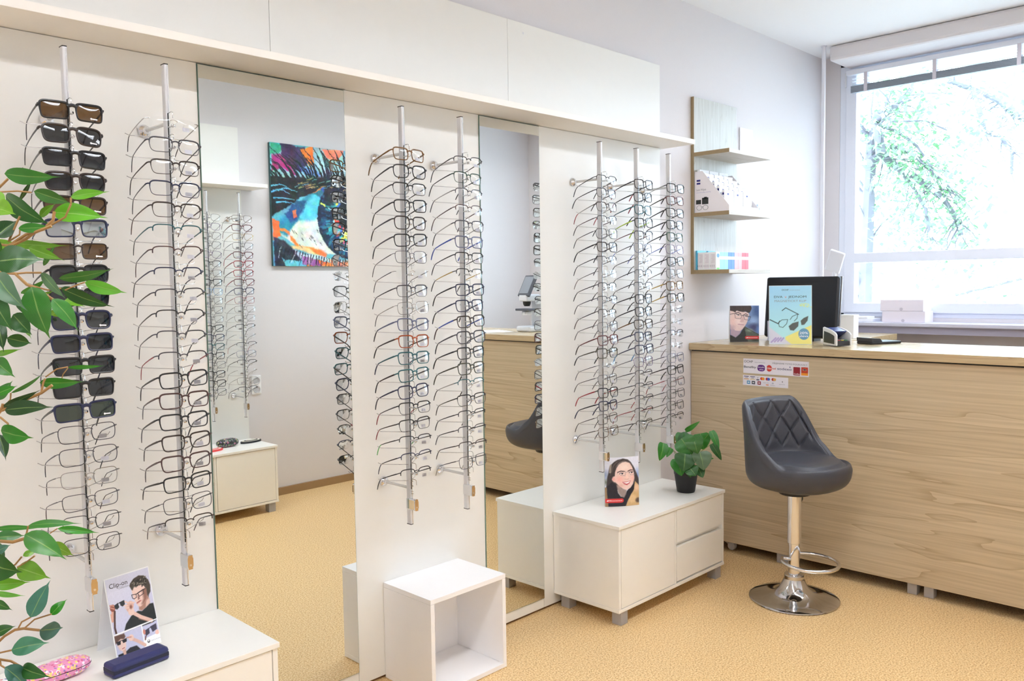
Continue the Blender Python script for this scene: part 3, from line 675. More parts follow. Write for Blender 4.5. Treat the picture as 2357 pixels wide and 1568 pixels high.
# ------------------------------------------------------------------ printed cards
def base_card(name, label, P0, P1, h, lean, th=.0012, z=0, cat='display card'):
    P0, P1 = Vector(P0), Vector(P1); d = P1-P0
    t = thing(name, label, cat, (P0.x, P0.y, z), atan2(d.y, d.x), None, 0); t.rotation_euler = (-lean, 0, atan2(d.y, d.x)); return t, d.length
def UV(cv, P): return [(cv.W*a, cv.H*b) for a, b in P]
def portrait_man(cv):
    sk = (226, 200, 196); P = lambda Q, c, **k: cv.poly(UV(cv, Q), c, **k); Ln = lambda Q, r, c, **k: cv.line(UV(cv, Q), r, c, **k); El = lambda x, y, a, b, c, **k: cv.ell(cv.W*x, cv.H*y, cv.W*a, cv.H*b, c, **k)
    cv.grad((120, 150, 196), (84, 104, 150), 90); El(.92, .12, .12, .2, (60, 90, 140), soft=2.5); El(.82, .42, .16, .1, (150, 180, 220), soft=3); El(.82, .60, .15, .09, (70, 74, 116), soft=2.5); El(.97, .66, .06, .1, (96, 136, 200), soft=1.5)
    P([(.0, .8), (.2, .88), (.35, .78), (.48, .6), (.52, .58), (.62, .72), (.66, 1), (0, 1)], (44, 44, 44), soft=.3)
    P([(.5, .57), (.62, .61), (.8, .70), (1, .80), (1, 1), (.62, 1), (.52, .7)], (86, 96, 84), soft=.3, wob=.4); El(.68, .68, .1, .04, (140, 156, 140), soft=1.2); El(.86, .93, .12, .05, (60, 66, 58), soft=1)
    Ln([(.5, .57), (.62, .645), (.78, .71), (.92, .765), (.99, .81)], .14, (50, 54, 58)); Ln([(.52, .565), (.66, .64), (.9, .74)], .08, (150, 156, 160), k=.7)
    P([(.02, .54), (.28, .66), (.42, .64), (.34, .78), (.2, .88), (.02, .80)], (178, 156, 172), soft=.6)
    P([(0, .13), (.3, .14), (.62, .18), (.67, .25), (.63, .33), (.61, .42), (.57, .50), (.50, .585), (.43, .655), (.34, .70), (.2, .69), (.06, .60), (0, .5)], sk, soft=.4)
    El(.12, .42, .12, .12, (232, 196, 190), soft=2.5); El(.30, .44, .12, .08, (238, 214, 210), soft=2); El(.08, .60, .09, .05, (200, 172, 178), soft=1.6)
    P([(.44, .27), (.49, .38), (.485, .43), (.38, .45), (.36, .42)], (212, 176, 176), soft=.7); Ln([(.345, .435), (.41, .452), (.47, .44)], .07, (160, 116, 122), k=.8)
    Ln([(.28, .512), (.37, .522), (.48, .532)], .15, (172, 110, 132))
    for x, y in ((.28, .258), (.55, .288)): El(x, y, .055, .015, (226, 222, 230)); El(x+.01, y, .022, .016, (48, 40, 46)); Ln([(x-.06, y-.01), (x, y-.02), (x+.06, y-.004)], .09, (60, 48, 50))
    Ln([(.2, .2), (.29, .187), (.38, .225)], .22, (48, 40, 44)); Ln([(.47, .255), (.55, .225), (.62, .262)], .20, (48, 40, 44))
    P([(-.02, -.02), (.72, -.02), (.75, .06), (.73, .13), (.68, .20), (.62, .195), (.55, .16), (.46, .17), (.37, .165), (.30, .15), (.25, .125), (.21, .14), (.19, .19), (.12, .15), (-.02, .135)], (58, 46, 46), soft=.35, wob=.35)
    for i in range(16): r = cv.rng; x = .1+.6*r.rand(); Ln([(x, .01), (x+.03, .07), (x+.02, .13)], .1, (76, 62, 58), k=.5)
    for Q in ([(.16, .215), (.42, .268), (.37, .362), (.19, .343), (.16, .215)], [(.47, .275), (.72, .308), (.67, .405), (.51, .385), (.47, .275)]): Ln(Q, .09, (46, 38, 42))
    Ln([(0, .235), (.16, .215), (.40, .262), (.47, .275)], .14, (38, 32, 36)); Ln([(.6, .305), (.72, .308)], .13, (38, 32, 36)); cv.grain(40, 10)
def portrait_woman(cv):
    sk = (236, 202, 190); P = lambda Q, c, **k: cv.poly(UV(cv, Q), c, **k); Ln = lambda Q, r, c, **k: cv.line(UV(cv, Q), r, c, **k); El = lambda x, y, a, b, c, **k: cv.ell(cv.W*x, cv.H*y, cv.W*a, cv.H*b, c, **k)
    cv.grad((230, 232, 246), (200, 208, 226), 90); El(.02, .36, .09, .08, (150, 164, 196), soft=2.5); El(.96, .40, .08, .10, (132, 158, 210), soft=2.5); El(.03, .5, .06, .05, (120, 130, 116), soft=1.5)
    P([(.83, .50), (.94, .52), (1.02, .60), (1.02, 1.02), (.55, 1.02), (.62, .92), (.76, .74)], (206, 168, 116), soft=.4, wob=.6); El(.93, .64, .08, .07, (232, 192, 158), soft=1.5); El(.80, .86, .13, .08, (220, 184, 132), soft=1); El(.97, .9, .08, .05, (96, 74, 58), soft=.8)
    P([(-.02, .60), (.10, .60), (.08, .72), (.12, 1.02), (-.02, 1.02)], (150, 120, 86), soft=.5, wob=.6)
    P([(.52, .03), (.36, .05), (.25, .10), (.15, .17), (.11, .28), (.07, .42), (.04, .60), (.10, .70), (.4, .66), (.84, .60), (.88, .50), (1.01, .60), (.99, .45), (.93, .34), (.87, .24), (.77, .12), (.66, .05)], (62, 54, 56), soft=.4, wob=.2)
    for Q in ([(.2, .3), (.26, .14), (.44, .06)], [(.16, .36), (.22, .2), (.36, .08)], [(.3, .2), (.42, .11), (.58, .07)]): Ln(Q, .16, (112, 100, 94), k=.55)
    Ln([(.17, .16), (.15, .3)], .45, (196, 182, 166), k=.7)
    P([(.05, .60), (.2, .50), (.33, .56), (.36, .72), (.44, .80), (.56, .80), (.62, .70), (.80, .58), (.87, .52), (.85, .66), (.72, .80), (.62, .93), (.58, 1.02), (.1, 1.02), (.06, .8)], (32, 30, 40), soft=.4, wob=.3)
    P([(.33, .56), (.48, .63), (.62, .67), (.60, .76), (.54, .83), (.45, .80), (.37, .72)], (158, 138, 130), soft=.7)
    P([(.33, .22), (.40, .15), (.50, .105), (.60, .095), (.72, .125), (.80, .21), (.85, .32), (.86, .44), (.82, .56), (.74, .635), (.62, .675), (.50, .64), (.38, .57), (.30, .51), (.25, .50), (.20, .45), (.24, .39), (.28, .38), (.29, .3)], sk, soft=.4)
    El(.56, .2, .15, .08, (246, 222, 210), soft=2.5); El(.42, .45, .1, .06, (242, 180, 168), soft=2.2); El(.80, .44, .05, .06, (242, 186, 172), soft=1.4); El(.24, .44, .035, .04, (238, 170, 160), soft=.6); El(.45, .58, .07, .03, (226, 176, 160), soft=1.2)
    P([(.62, .3), (.66, .38), (.70, .435), (.62, .455), (.57, .44)], (244, 206, 192), soft=.5); Ln([(.57, .445), (.63, .458), (.69, .446)], .08, (196, 128, 116), k=.8); Ln([(.585, .31), (.58, .40)], .1, (210, 166, 152), k=.6)
    P([(.49, .505), (.62, .505), (.75, .488), (.71, .545), (.63, .578), (.55, .555)], (200, 92, 96), soft=.3); P([(.515, .515), (.62, .517), (.735, .498), (.68, .535), (.62, .545)], (252, 248, 246), soft=.2)
    for x, y in ((.48, .335), (.77, .322)): El(x, y, .06, .014, (240, 232, 236)); El(x+.015, y, .026, .016, (54, 42, 52)); Ln([(x-.07, y+.006), (x-.02, y-.016), (x+.06, y-.010)], .11, (50, 38, 42))
    Ln([(.36, .305), (.46, .280), (.565, .292)], .2, (84, 58, 52)); Ln([(.67, .288), (.75, .268), (.82, .278)], .2, (84, 58, 52))
    for Q in ([(.34, .34), (.40, .30), (.60, .297), (.60, .36), (.57, .378), (.46, .375), (.42, .30)], [(.70, .292), (.86, .272), (.905, .30), (.88, .375), (.74, .37), (.70, .292)]): Ln(Q, .06, (140, 122, 128))
    Ln([(.60, .315), (.65, .308), (.70, .31)], .07, (150, 130, 136)); cv.grain(50, 10)
def red_label(cv, x0, y0, x1, y1, side):
    W, H = cv.W, cv.H; c = (214, 44, 44); ym = H*(y0+y1)/2; rr = H*(y1-y0)/2
    a, b_ = (W*x0, W*x1-rr) if side > 0 else (W*x0+rr, W*x1); cv.poly([(a, H*y0), (b_, H*y0), (b_, H*y1), (a, H*y1)], c, soft=.1); cv.ell(b_ if side > 0 else a, ym, rr, rr, c)
    xs = np.linspace(W*(x0+.06), W*(x1-.06), 12); k = W/16
    cv.ell(xs[0]+.1, ym+.05, .36*k, .26*k, (252, 240, 240), rot=-30)
    for i in range(1, 12): cv.line([(xs[i]-.12*k, ym+.20*k), (xs[i]-.02, ym-.16*k), (xs[i]+.12*k, ym+.16*k)], .085*k, (255, 244, 244))
    cv.line([(xs[0], ym-.12), (xs[3], ym-.22*k)], .06*k, (255, 244, 244))
# woman card (bowed) on the right cabinet
P0, P1 = on_z(1393, 1167, .449), on_z(1471, 1162, .449)
t, w_ = base_card('portrait_card', 'bowed display card with a smiling woman wearing thin glasses on the white cabinet', P0, P1, .23, radians(2), z=.4495)
hC = .232
bow = lambda x, y, z: (x, y-.010*sin(pi*max(0, min(1, x/w_))), z)
b = MB(); b.grid(lambda u, v: (w_*u, .0006-.010*sin(pi*u), hC*v), 14, 2); b.grid(lambda u, v: (w_*u, .0018-.010*sin(pi*u), hC*v), 14, 2)
b.grid(lambda u, v: (-.002+(w_+.004)*u*.98, .002+.050*sin(pi*min(1, u*1.02)), (hC-.012)*v), 20, 2)
b.build('card_sleeve', PAPER, t, smooth=True)
cv = Cv(16, 22.5, 120, (230, 235, 245)); portrait_woman(cv); red_label(cv, .0, .84, .53, .925, 1); cv.mesh('card_print', PRINT, t, w_, hC, bow)
# clip-on tent card
P0, P1 = on_z(270, 1519, .465), on_z(371, 1479, .465)
t, w_ = base_card('clip_on_card', 'tent card reading Clip-on Collection beside the navy glasses case', P0, P1, .2, radians(13), z=.4656); hC = .225
b = MB(); b.box(-.001, w_+.001, .0, .0015, 0, hC); b.build('card_front', PAPER, t)
bt = thing('card_leg', None, None, (0, .001, hC)); bt.parent = t; bt.rotation_euler = (radians(27), 0, 0)
bt2 = MB(); bt2.prism([(0, 0), (0, -hC), (w_*.38, -hC+.0), (w_*.5, -hC+.04), (w_*.62, -hC), (w_, -hC), (w_, 0)], 0, .0015); o = bt2.build('leg_board', PAPER, t)
o.location = (0, .0016, hC-.0005); o.rotation_euler = (radians(26), 0, 0); bpy.data.objects.remove(bt)
cv = Cv(14, 22.5, 150, (214, 214, 232)); cv.grad((224, 224, 240), (200, 200, 226), 70); sk = (236, 204, 192); dk_ = (150, 106, 92)
P = lambda Q, c, **k: cv.poly(UV(cv, Q), c, **k); Ln = lambda Q, r, c, **k: cv.line(UV(cv, Q), r, c, **k); El = lambda x, y, a, b, c, **k: cv.ell(cv.W*x, cv.H*y, cv.W*a, cv.H*b, c, **k)
P([(.22, .72), (.30, .62), (.46, .535), (.61, .51), (.70, .53), (.90, .47), (.985, .475), (1.01, .70), (.9, .72)], (36, 42, 44), soft=.25)
P([(.66, .42), (.64, .50), (.70, .525), (.80, .50), (.91, .46), (.90, .36)], (176, 132, 114), soft=.4); P([(.84, .40), (.92, .40), (.91, .46), (.80, .50)], (226, 190, 176), soft=.4)
P([(.545, .20), (.55, .27), (.56, .33), (.60, .40), (.63, .45), (.68, .468), (.76, .45), (.86, .40), (.90, .33), (.90, .22), (.8, .17), (.62, .17)], sk, soft=.35)
P([(.78, .27), (.90, .24), (.90, .34), (.86, .40), (.76, .45), (.72, .44), (.78, .38)], dk_, soft=.8); P([(.665, .31), (.70, .36), (.66, .372)], (120, 70, 66), soft=.4); Ln([(.62, .412), (.68, .403), (.72, .392)], .16, (206, 130, 124)); Ln([(.62, .402), (.70, .388)], .06, (110, 60, 60))
P([(.54, .215), (.52, .17), (.56, .125), (.64, .09), (.76, .062), (.88, .085), (.97, .15), (1.0, .24), (.97, .32), (.905, .38), (.89, .27), (.84, .215), (.76, .195), (.66, .20), (.60, .205), (.565, .235)], (74, 66, 58), soft=.25, wob=.5)
for i in range(120):
    r = cv.rng; x, y = .76+r.randn()*.12, .145+r.randn()*.035+abs(r.randn())*.0; x = min(max(x, .55), .98); y = min(max(y, .08), .22+.1*(x > .88))
    if ((x-.77)/.20)**2+((y-.15)/.07)**2 < 1: El(x, y, .020, .009, (150, 140, 126) if i % 3 == 0 else (40, 36, 34), rot=r.rand()*180, k=.7)
for Q in ([(.53, .285), (.63, .292), (.63, .335), (.57, .345), (.54, .33), (.53, .285)], [(.67, .285), (.81, .262), (.81, .315), (.70, .335), (.67, .285)]): Ln(Q, .10, (60, 44, 48))
Ln([(.63, .296), (.67, .288), (.86, .26)], .12, (50, 38, 42))
Ln([(.88, .69), (.66, .60), (.50, .515)], .52, (230, 190, 176)); Ln([(.88, .715), (.60, .61)], .16, (190, 140, 124), k=.6); El(.45, .42, .085, .07, (226, 184, 170), rot=25); El(.46, .49, .07, .05, sk); El(.47, .43, .03, .025, (150, 96, 84), soft=.4)
for Q in ([(.43, .37), (.34, .335), (.30, .33)], [(.40, .40), (.33, .385)], [(.42, .43), (.34, .42)], [(.47, .37), (.56, .39)]): Ln(Q, .22, sk)
Ln([(.0, .46), (.03, .52), (.06, .44), (.07, .40)], .55, (216, 166, 148)); El(.07, .37, .06, .045, (150, 84, 70)); Ln([(.02, .33), (.08, .34), (.12, .36)], .2, (206, 146, 128)); Ln([(.03, .36), (.10, .385)], .16, (210, 150, 134))
Ln([(.10, .42), (.07, .52), (.045, .62), (.06, .72)], .3, (86, 60, 58))
P([(.11, .345), (.20, .325), (.215, .385), (.16, .405), (.12, .385)], (48, 52, 60), soft=.15); P([(.235, .325), (.345, .315), (.35, .37), (.29, .39), (.25, .37)], (48, 52, 60), soft=.15); Ln([(.20, .335), (.24, .332)], .1, (48, 52, 60))
P([(-.02, .70), (1.02, .685), (1.02, .70), (-.02, .722)], (250, 250, 252)); P([(-.02, .722), (.62, .708), (.62, 1.02), (-.02, 1.02)], (202, 202, 226)); P([(.62, .70), (.645, .70), (.645, 1.02), (.62, 1.02)], (250, 250, 252)); P([(.645, .885), (1.02, .87), (1.02, 1.02), (.645, 1.02)], (250, 250, 252))
P([(.03, .84), (.05, .78), (.2, .76), (.23, .82), (.22, .90), (.15, .945), (.07, .91)], sk, soft=.3); P([(-.02, .72), (.22, .72), (.24, .77), (.20, .79), (.12, .775), (.05, .80), (.0, .84)], (104, 76, 66), soft=.3, wob=.3); P([(.14, .93), (.10, 1.02), (.24, 1.02), (.2, .93)], (216, 176, 160), soft=.3)
P([(.02, .795), (.12, .80), (.11, .845), (.04, .845)], (40, 36, 42)); P([(.15, .80), (.26, .79), (.25, .835), (.17, .84)], (40, 36, 42)); Ln([(.1, .8), (.16, .8)], .1, (40, 36, 42)); Ln([(.13, .905), (.18, .90)], .12, (180, 100, 96))
P([(.02, .96), (.18, .96), (.30, .925), (.45, .93), (.56, 1.02), (.02, 1.02)], (44, 44, 50), soft=.25); P([(.13, .93), (.2, .92), (.2, 1.0), (.14, .99)], (216, 176, 160), soft=.3); Ln([(.64, .965), (.5, .885), (.38, .83)], .45, (222, 182, 168)); El(.36, .81, .06, .04, sk); Ln([(.36, .80), (.27, .79)], .2, (206, 150, 134))
P([(.66, .79), (.79, .77), (.79, .84), (.70, .86)], (64, 62, 82), soft=.15); P([(.82, .76), (.97, .745), (.97, .82), (.86, .84)], (64, 62, 82), soft=.15); Ln([(.78, .78), (.83, .77)], .1, (50, 50, 60)); El(.67, .80, .03, .035, (200, 130, 116)); El(.965, .86, .05, .03, (240, 196, 184)); Ln([(.69, .86), (.665, .90)], .2, (110, 70, 66))
El(.735, .935, .03, .02, (24, 24, 28)); El(.735, .929, .018, .012, (250, 250, 252)); cv.grain(50, 7)
cv.mesh('card_print', PRINT, t, w_-.004, hC-.005, None, .002, .002)
INK = mat('ink_dark', (58, 58, 64), .6); INK2 = mat('ink_grey', (140, 140, 150), .6)
text('Clip-on', w_*.08, hC*(1-.137), .019, t, INK, width=w_*.40); text('Collection', w_*.27, hC*(1-.172), .008, t, INK2, width=w_*.23); text('M O C O A N', w_*.79, hC*.058, .005, t, INK2, width=w_*.2)
# brochure A4
P0, P1 = on_z(1771, 793, CZ), on_z(1871, 794, CZ)
P0, P1 = Vector((kv(4.366), kv(2.258))), Vector((kv(4.492)-.01, kv(2.061)))
t, w_ = base_card('brochure_stand', 'pale blue brochure stand about magnetic clip glasses in front of the black monitor', P0, P1, .3, radians(7), z=CZ+.0003); hC = .318
bx('stand_board', (0, w_, .0, .003, 0, hC), mat('clear_board', (226, 228, 232), .3), t); lg = bx('stand_leg', (w_*.3, w_*.7, 0, .002, -.19, 0), BLACK, t); lg.location = (0, .004, .19); lg.rotation_euler = (radians(26), 0, 0)
cv = Cv(21, 29.7, 110, (170, 212, 232)); W, H = 21, 29.7; cv.grad((150, 200, 232), (176, 226, 226), 80)
cv.poly([(8, 29.7), (8, 26), (21, 20), (21, 29.7)], (230, 222, 130), soft=.3); cv.poly([(0, 21), (5, 25), (11, 29.7), (0, 29.7)], (206, 206, 222), soft=.6)
for i in range(4): cv.line([(1+i*1.6, 28.7-i*.2), (3.2+i*1.3, 26.6)], .4, (150, 130, 190), k=.7)
for i in range(14): r = cv.rng; cv.ell(15.5+r.rand()*6, 8.8+r.rand()*2.4, .6, .2, (214, 222, 130), rot=30, k=.8)
def dk(P, r_=.16, c=(44, 54, 58)): cv.line(P, r_, c)
dk([(6.4, 12.6), (8.2, 11.2), (14.6, 14.6)], .18); dk([(10.4, 17.2), (11.5, 15.6), (14.2, 14.4), (13.8, 16.6), (12.4, 18)], .12); dk([(.2, 17.2), (4.4, 19.3), (5.2, 18)], .22)
dk([(5.2, 18.2), (6.4, 17.3), (9.2, 17.2), (8.6, 19.4), (6.8, 21.2), (5.0, 20.8), (4.6, 19)], .12)
cv.poly([(9.6, 20.6), (11.6, 19.0), (14.6, 18.2), (14.4, 20.6), (12.2, 22.8), (10.4, 22.6)], (82, 88, 86), soft=.25); cv.poly([(15.6, 17.8), (17.2, 16.4), (19.4, 15.4), (19.0, 17.8), (17.4, 19.8), (16.0, 20.0)], (82, 88, 86), soft=.25)
cv.ell(17.2, 24.6, 2.7, 2.9, (96, 146, 180)); cv.mesh('brochure_print', PRINT, t, w_-.004, hC-.004, None, .002, .002)
WHT = mat('ink_white', (252, 252, 252), .6); RED = mat('ink_red', (226, 120, 96), .6); NAVY = mat('ink_navy', (44, 48, 66), .6)
text('OCHP', w_*.30, hC*.913, .012, t, INK, width=w_*.16); text('OPTICKE CENTRUM', w_*.48, hC*.915, .005, t, INK2, width=w_*.24)
text('DVA', w_*.12, hC*.79, .017, t, INK, width=w_*.20); text('v', w_*.365, hC*.79, .017, t, RED, width=w_*.05); text('JEDNOM', w_*.45, hC*.79, .017, t, INK, width=w_*.42)
text('MAGNETICKÝ KLIP', w_*.13, hC*.72, .016, t, INK2, width=w_*.74); text('20%', w_*.71, hC*.175, .018, t, WHT, width=w_*.20); text('sleva', w_*.71, hC*.125, .017, t, WHT, width=w_*.20)
# man card
P0, P1 = Vector((kv(4.436), kv(2.543))), Vector((kv(4.524), kv(2.403)))
t, w_ = base_card('portrait_card', 'display card with a dark-haired man in black glasses on the counter', P0, P1, .21, radians(5), z=CZ+.0003); hC = .205
bx('card_board', (0, w_, .0, .002, 0, hC), PAPER, t); lg = bx('card_leg', (-.004, w_*.5, 0, .0015, -.18, 0), PAPER, t); lg.location = (0, .003, .18); lg.rotation_euler = (radians(22), 0, 0)
cv = Cv(16, 22, 110, (80, 100, 130)); portrait_man(cv); red_label(cv, .52, .84, 1.0, .925, -1); cv.mesh('card_print', PRINT, t, w_, hC)
# stickers on counter front (facing -X): local x runs along -Y
def sticker(name, label, ya, yb, z0, z1):
    t = thing(name, label, 'sticker', (XC-.0009, kv(ya), z0), -pi/2); b = MB(); b.box(0, kv(ya-yb), 0, .0008, 0, z1-z0)
    b.build('sticker_sheet', mat('sticker_white', (236, 232, 240), .4), t); return t, kv(ya-yb), z1-z0
def blob(t, x, z, rx, rz, c, y=-.0008, n=20, sq=2.0):
    b = MB(); P = [(x+rx*math.copysign(abs(cos(2*pi*i/n))**(2/sq), cos(2*pi*i/n)), z+rz*math.copysign(abs(sin(2*pi*i/n))**(2/sq), sin(2*pi*i/n))) for i in range(n)]
    b.add([(p[0], y, p[1]) for p in P], [tuple(range(n))]); return b.build('printed_logo', mat('logo_%d_%d_%d' % c, c, .5), t, recalc=False)
t, W, H = sticker('voucher_sticker', 'wide white voucher sticker on the counter front', 2.357, 1.975, kz(.988), kz(1.07))
text('OCHP', .005, H*.72, .018, t, INK, width=W*.14); text('Hana Paramova', W*.185, H*.74, .007, t, INK2, width=W*.16); text('PŘIJÍMÁME TYTO POUKÁZKY', W*.46, H*.73, .011, t, INK2, width=W*.52)
text('Benefity', .005, H*.36, .017, t, INK, width=W*.19); blob(t, W*.285, H*.40, W*.06, H*.22, (96, 42, 128), sq=2.6); text('benefit', W*.235, H*.42, .010, t, WHT, -.0011, W*.1); text('plus', W*.26, H*.27, .010, t, WHT, -.0011, W*.06)
blob(t, W*.41, H*.42, W*.042, H*.22, (214, 62, 48)); text('Eden', W*.37, H*.36, .015, t, WHT, -.0011, W*.08); text('red', W*.455, H*.36, .015, t, mat('ink_red2', (214, 62, 48), .6), width=W*.055)
text('sodexo', W*.535, H*.36, .018, t, mat('ink_blue', (60, 66, 116), .6), width=W*.215); blob(t, W*.725, H*.58, W*.008, H*.04, (60, 66, 140))
blob(t, W*.825, H*.34, W*.05, H*.27, (150, 30, 44), sq=20); text('GusBan', W*.785, H*.12, .010, t, WHT, -.0011, W*.085); blob(t, W*.94, H*.36, W*.05, H*.27, (186, 62, 36), sq=20); blob(t, W*.94, H*.17, W*.05, H*.08, (234, 150, 46), -.0010, sq=20)
for i in range(5): a = radians(30+30*i); blob(t, W*.94+cos(a)*W*.018, H*.42+sin(a)*H*.06, W*.010, H*.045, (250, 244, 240), -.0012)
t, W, H = sticker('payment_sticker', 'small white payment card sticker under the voucher sticker', 2.359, 2.09, kz(.920), kz(.977))
for i, (c1, c2) in enumerate((((46, 46, 110), (230, 160, 40)), ((60, 60, 120), (230, 200, 120)))):
    x = W*(.08+.14*i); blob(t, x, H*.88, W*.055, H*.03, c1, sq=20); blob(t, x, H*.62, W*.055, H*.03, c2, sq=20); text('VISA', x-W*.035, H*.69, .009, t, mat('ink_blue', (60, 66, 116), .6), width=W*.07)
text('V', W*.325, H*.72, .012, t, INK, width=W*.03); blob(t, W*.34, H*.6, W*.032, H*.05, (40, 44, 80), sq=20)
for x, c1, c2 in ((.44, (224, 70, 36), (240, 156, 50)), (.56, (206, 44, 50), (70, 110, 210)), (.69, (186, 40, 40), (222, 170, 90))): blob(t, W*(x-.016), H*.74, W*.032, H*.14, c1); blob(t, W*(x+.018), H*.74, W*.032, H*.14, c2, -.001)
for x, c1 in ((.13, (90, 160, 206)), (.24, (64, 70, 84)), (.37, (150, 44, 60))): blob(t, W*x, H*.3, W*.038, H*.16, c1, sq=16); blob(t, W*x, H*.3, W*.02, H*.05, (236, 236, 240), -.001, sq=16)
text('DISCOVER', W*.46, H*.33, .006, t, INK2, width=W*.12); blob(t, W*.55, H*.17, W*.03, H*.04, (230, 130, 60), sq=16); blob(t, W*.67, H*.36, W*.022, H*.09, (196, 198, 210)); text('Diners', W*.62, H*.14, .006, t, INK2, width=W*.1)
text('4', W*.86, H*.5, .012, t, INK, width=W*.03); text('payments', W*.81, H*.3, .006, t, INK2, width=W*.12)
# ------------------------------------------------------------------ counter things
X_ = kv(4.75); ya, yb_ = on_x(1764, 640, X_).y, on_x(1932, 640, X_).y; zt = on_x(1840, 636, X_).z
t = thing('monitor', 'black flat monitor seen from behind on the counter', 'monitor', (X_-.035, ya, CZ), -pi/2); t.rotation_euler = (radians(-6), 0, -pi/2)
W = ya-yb_; H = zt-CZ
b = MB(); b.box(0, W, 0, .03, .02, H); b.build('housing', mat('monitor_back', (22, 23, 28), .35), t, .012)
b = MB(); b.box(-.0015, W+.0035, .0305, .040, .018, H+.002); b.build('bezel', mat('bezel_silver', (150, 150, 154), .3, .6), t, .003)
bx('vent_slot', (W*.12, W*.75, -.0006, .002, H-.035, H-.031), DARK, t); b = MB(); b.box(W*.3, W*.7, .005, .10, 0, .022); b.build('stand_foot', BLACK, t, .004)
# payment terminal
A_, B_ = Vector((kv(4.459), kv(1.992))), Vector((kv(4.381), kv(1.881))); d = A_-B_
t = thing('payment_terminal', 'white and dark card payment terminal at the counter edge', 'card terminal', (B_.x, B_.y, CZ+.0005), atan2(d.y, d.x)-pi/2)
L_, Wd, Hh = d.length, .088, .098
prof = [(0, .004), (L_, .004), (L_, Hh*.97), (L_*.9, Hh), (L_*.4, Hh*.88), (L_*.1, Hh*.74), (0, Hh*.62)]
TW = mat('terminal_white', (226, 226, 228), .35); TD = mat('terminal_dark', (46, 48, 52), .35)
for x0, x1 in ((0, .008), (Wd-.008, Wd)):
    b = MB(); b.add([(x, y, z) for x in (x0, x1) for (y, z) in prof], [tuple(range(7)), tuple(range(7, 14))[::-1]]+[(i, i+7, (i+1) % 7+7, (i+1) % 7) for i in range(7)]); b.build('side_shell', TW, t, .004)
ins = MB(); P_ = [(L_*.14, Hh*.13), (L_*.9, Hh*.18), (L_*.9, Hh*.5), (L_*.88, Hh*.78), (L_*.5, Hh*.70), (L_*.22, Hh*.60), (L_*.14, Hh*.54)]
ins.add([(x, y, z) for x in (-.0006, .0001) for (y, z) in P_], [tuple(range(7)), tuple(range(7, 14))[::-1]]+[(i, i+7, (i+1) % 7+7, (i+1) % 7) for i in range(7)]); ins.build('side_panel', TD, t)
bx('body', (.0085, Wd-.0085, .004, L_-.002, .004, .030), TD, t, .004)
b = MB(); b.add([(x, y, z) for x in (.0082, Wd-.0082) for (y, z) in ((L_*.28, Hh*.80), (L_*.88, Hh*.965), (L_*.99, Hh*.9), (L_*.99, .03), (L_*.94, .03), (L_*.30, Hh*.74))], [(0, 1, 2, 3, 4, 5), (11, 10, 9, 8, 7, 6)]+[(i, i+6, (i+1) % 6+6, (i+1) % 6) for i in range(6)]); b.build('hood', mat('hood_blue', (66, 74, 120), .2), t, .001)
for i in range(3):
    for j in range(4): bx('key', (.016+i*.02, .030+i*.02, .012+j*.014, .021+j*.014, .0302, .034), mat('key_%d' % j if j == 0 else 'key', [(170, 60, 60), (214, 196, 60), (70, 150, 90)][i] if j == 0 else (120, 122, 126), .4) if j else mat(['key_red', 'key_yellow', 'key_green'][i], [(170, 60, 60), (214, 196, 60), (70, 150, 90)][i], .4), t, .001)
# calculator
t = thing('calculator', 'flat black calculator with a raised display on the counter', 'calculator', (kv(4.66), kv(1.845), CZ+.0003), radians(-25))
b = MB(); b.box(0, .20, -.055, .055, 0, .014); b.build('body', BLACK, t, .004)
b = MB(); b.add([(0, y, z) for y in (-.055, .055) for z in (.0145, .034)]+[(.07, y, .0145) for y in (-.055, .055)]+[(.055, y, .030) for y in (-.055, .055)], [(0, 1, 6, 4), (2, 5, 7, 3), (0, 2, 3, 1), (1, 3, 7, 6), (6, 7, 5, 4), (0, 4, 5, 2)]); b.build('display', TD, t)
# cable, tablet stand, boxes
b = MB(); pts = []
for i in range(60):
    a = i*.42; pts.append((kv(4.60)+.03*cos(a)+.0006*i, kv(2.33)+.028*sin(a*1.3)-.0004*i, CZ+.004+.018*abs(sin(a*.7))+.0003*i))
b.tube(pts, .0024, 6); tag(b.build('power_cable', BLACK, smooth=True), 'tangled black cable between the two cards on the counter', 'cable')
t = thing('tablet_stand', 'small lilac-grey tablet stand between the two cards on the counter', 'tablet stand', (kv(4.66), kv(2.36), CZ+.0004), radians(-60))
b = MB(); b.box(-.05, .05, 0, .008, .0, .13); o = b.build('tray', mat('lilac_grey', (176, 178, 196), .4), t, .003); o.rotation_euler = (radians(-30), 0, 0)
bx('base', (-.05, .05, .0, .08, 0, .006), MC['lilac_grey'], t, .002)
t = thing('carton', 'white carton with pale blue print behind the pale blue brochure', 'box', (kv(4.80), kv(2.435), CZ+.0004), radians(-60))
bx('carton_body', (0, .12, 0, .06, 0, .205), PAPER, t, .002); blob(t, .03, .155, .022, .035, (140, 190, 224)); blob(t, .045, .14, .012, .02, (190, 170, 210), -.001)
for (x, y, w_, h_, lab) in ((5.06, 1.99, .10, .105, 'white box behind the payment terminal on the side worktop'),):
    t = thing('carton', lab, 'box', (kv(x), kv(y)+.015, CZ+.0003), 0); bx('carton_body', (0, .07, .06, .06+.09, 0, h_*1.2), PAPER, t, .002); bx('lid', (-.001, .071, .059, .151, h_*1.2, h_*1.2+.012), PAPER, t, .001)
b = MB(); t = thing('magnifier_lamp', 'white magnifier lamp standing behind the black monitor', 'lamp', (kv(5.25), kv(2.30), CZ+.0003), 0)
b.lathe([(0, 0), (.05, 0), (.05, .012), (.012, .02), (0, .02)], 24); b.build('base', PVC, t, smooth=True)
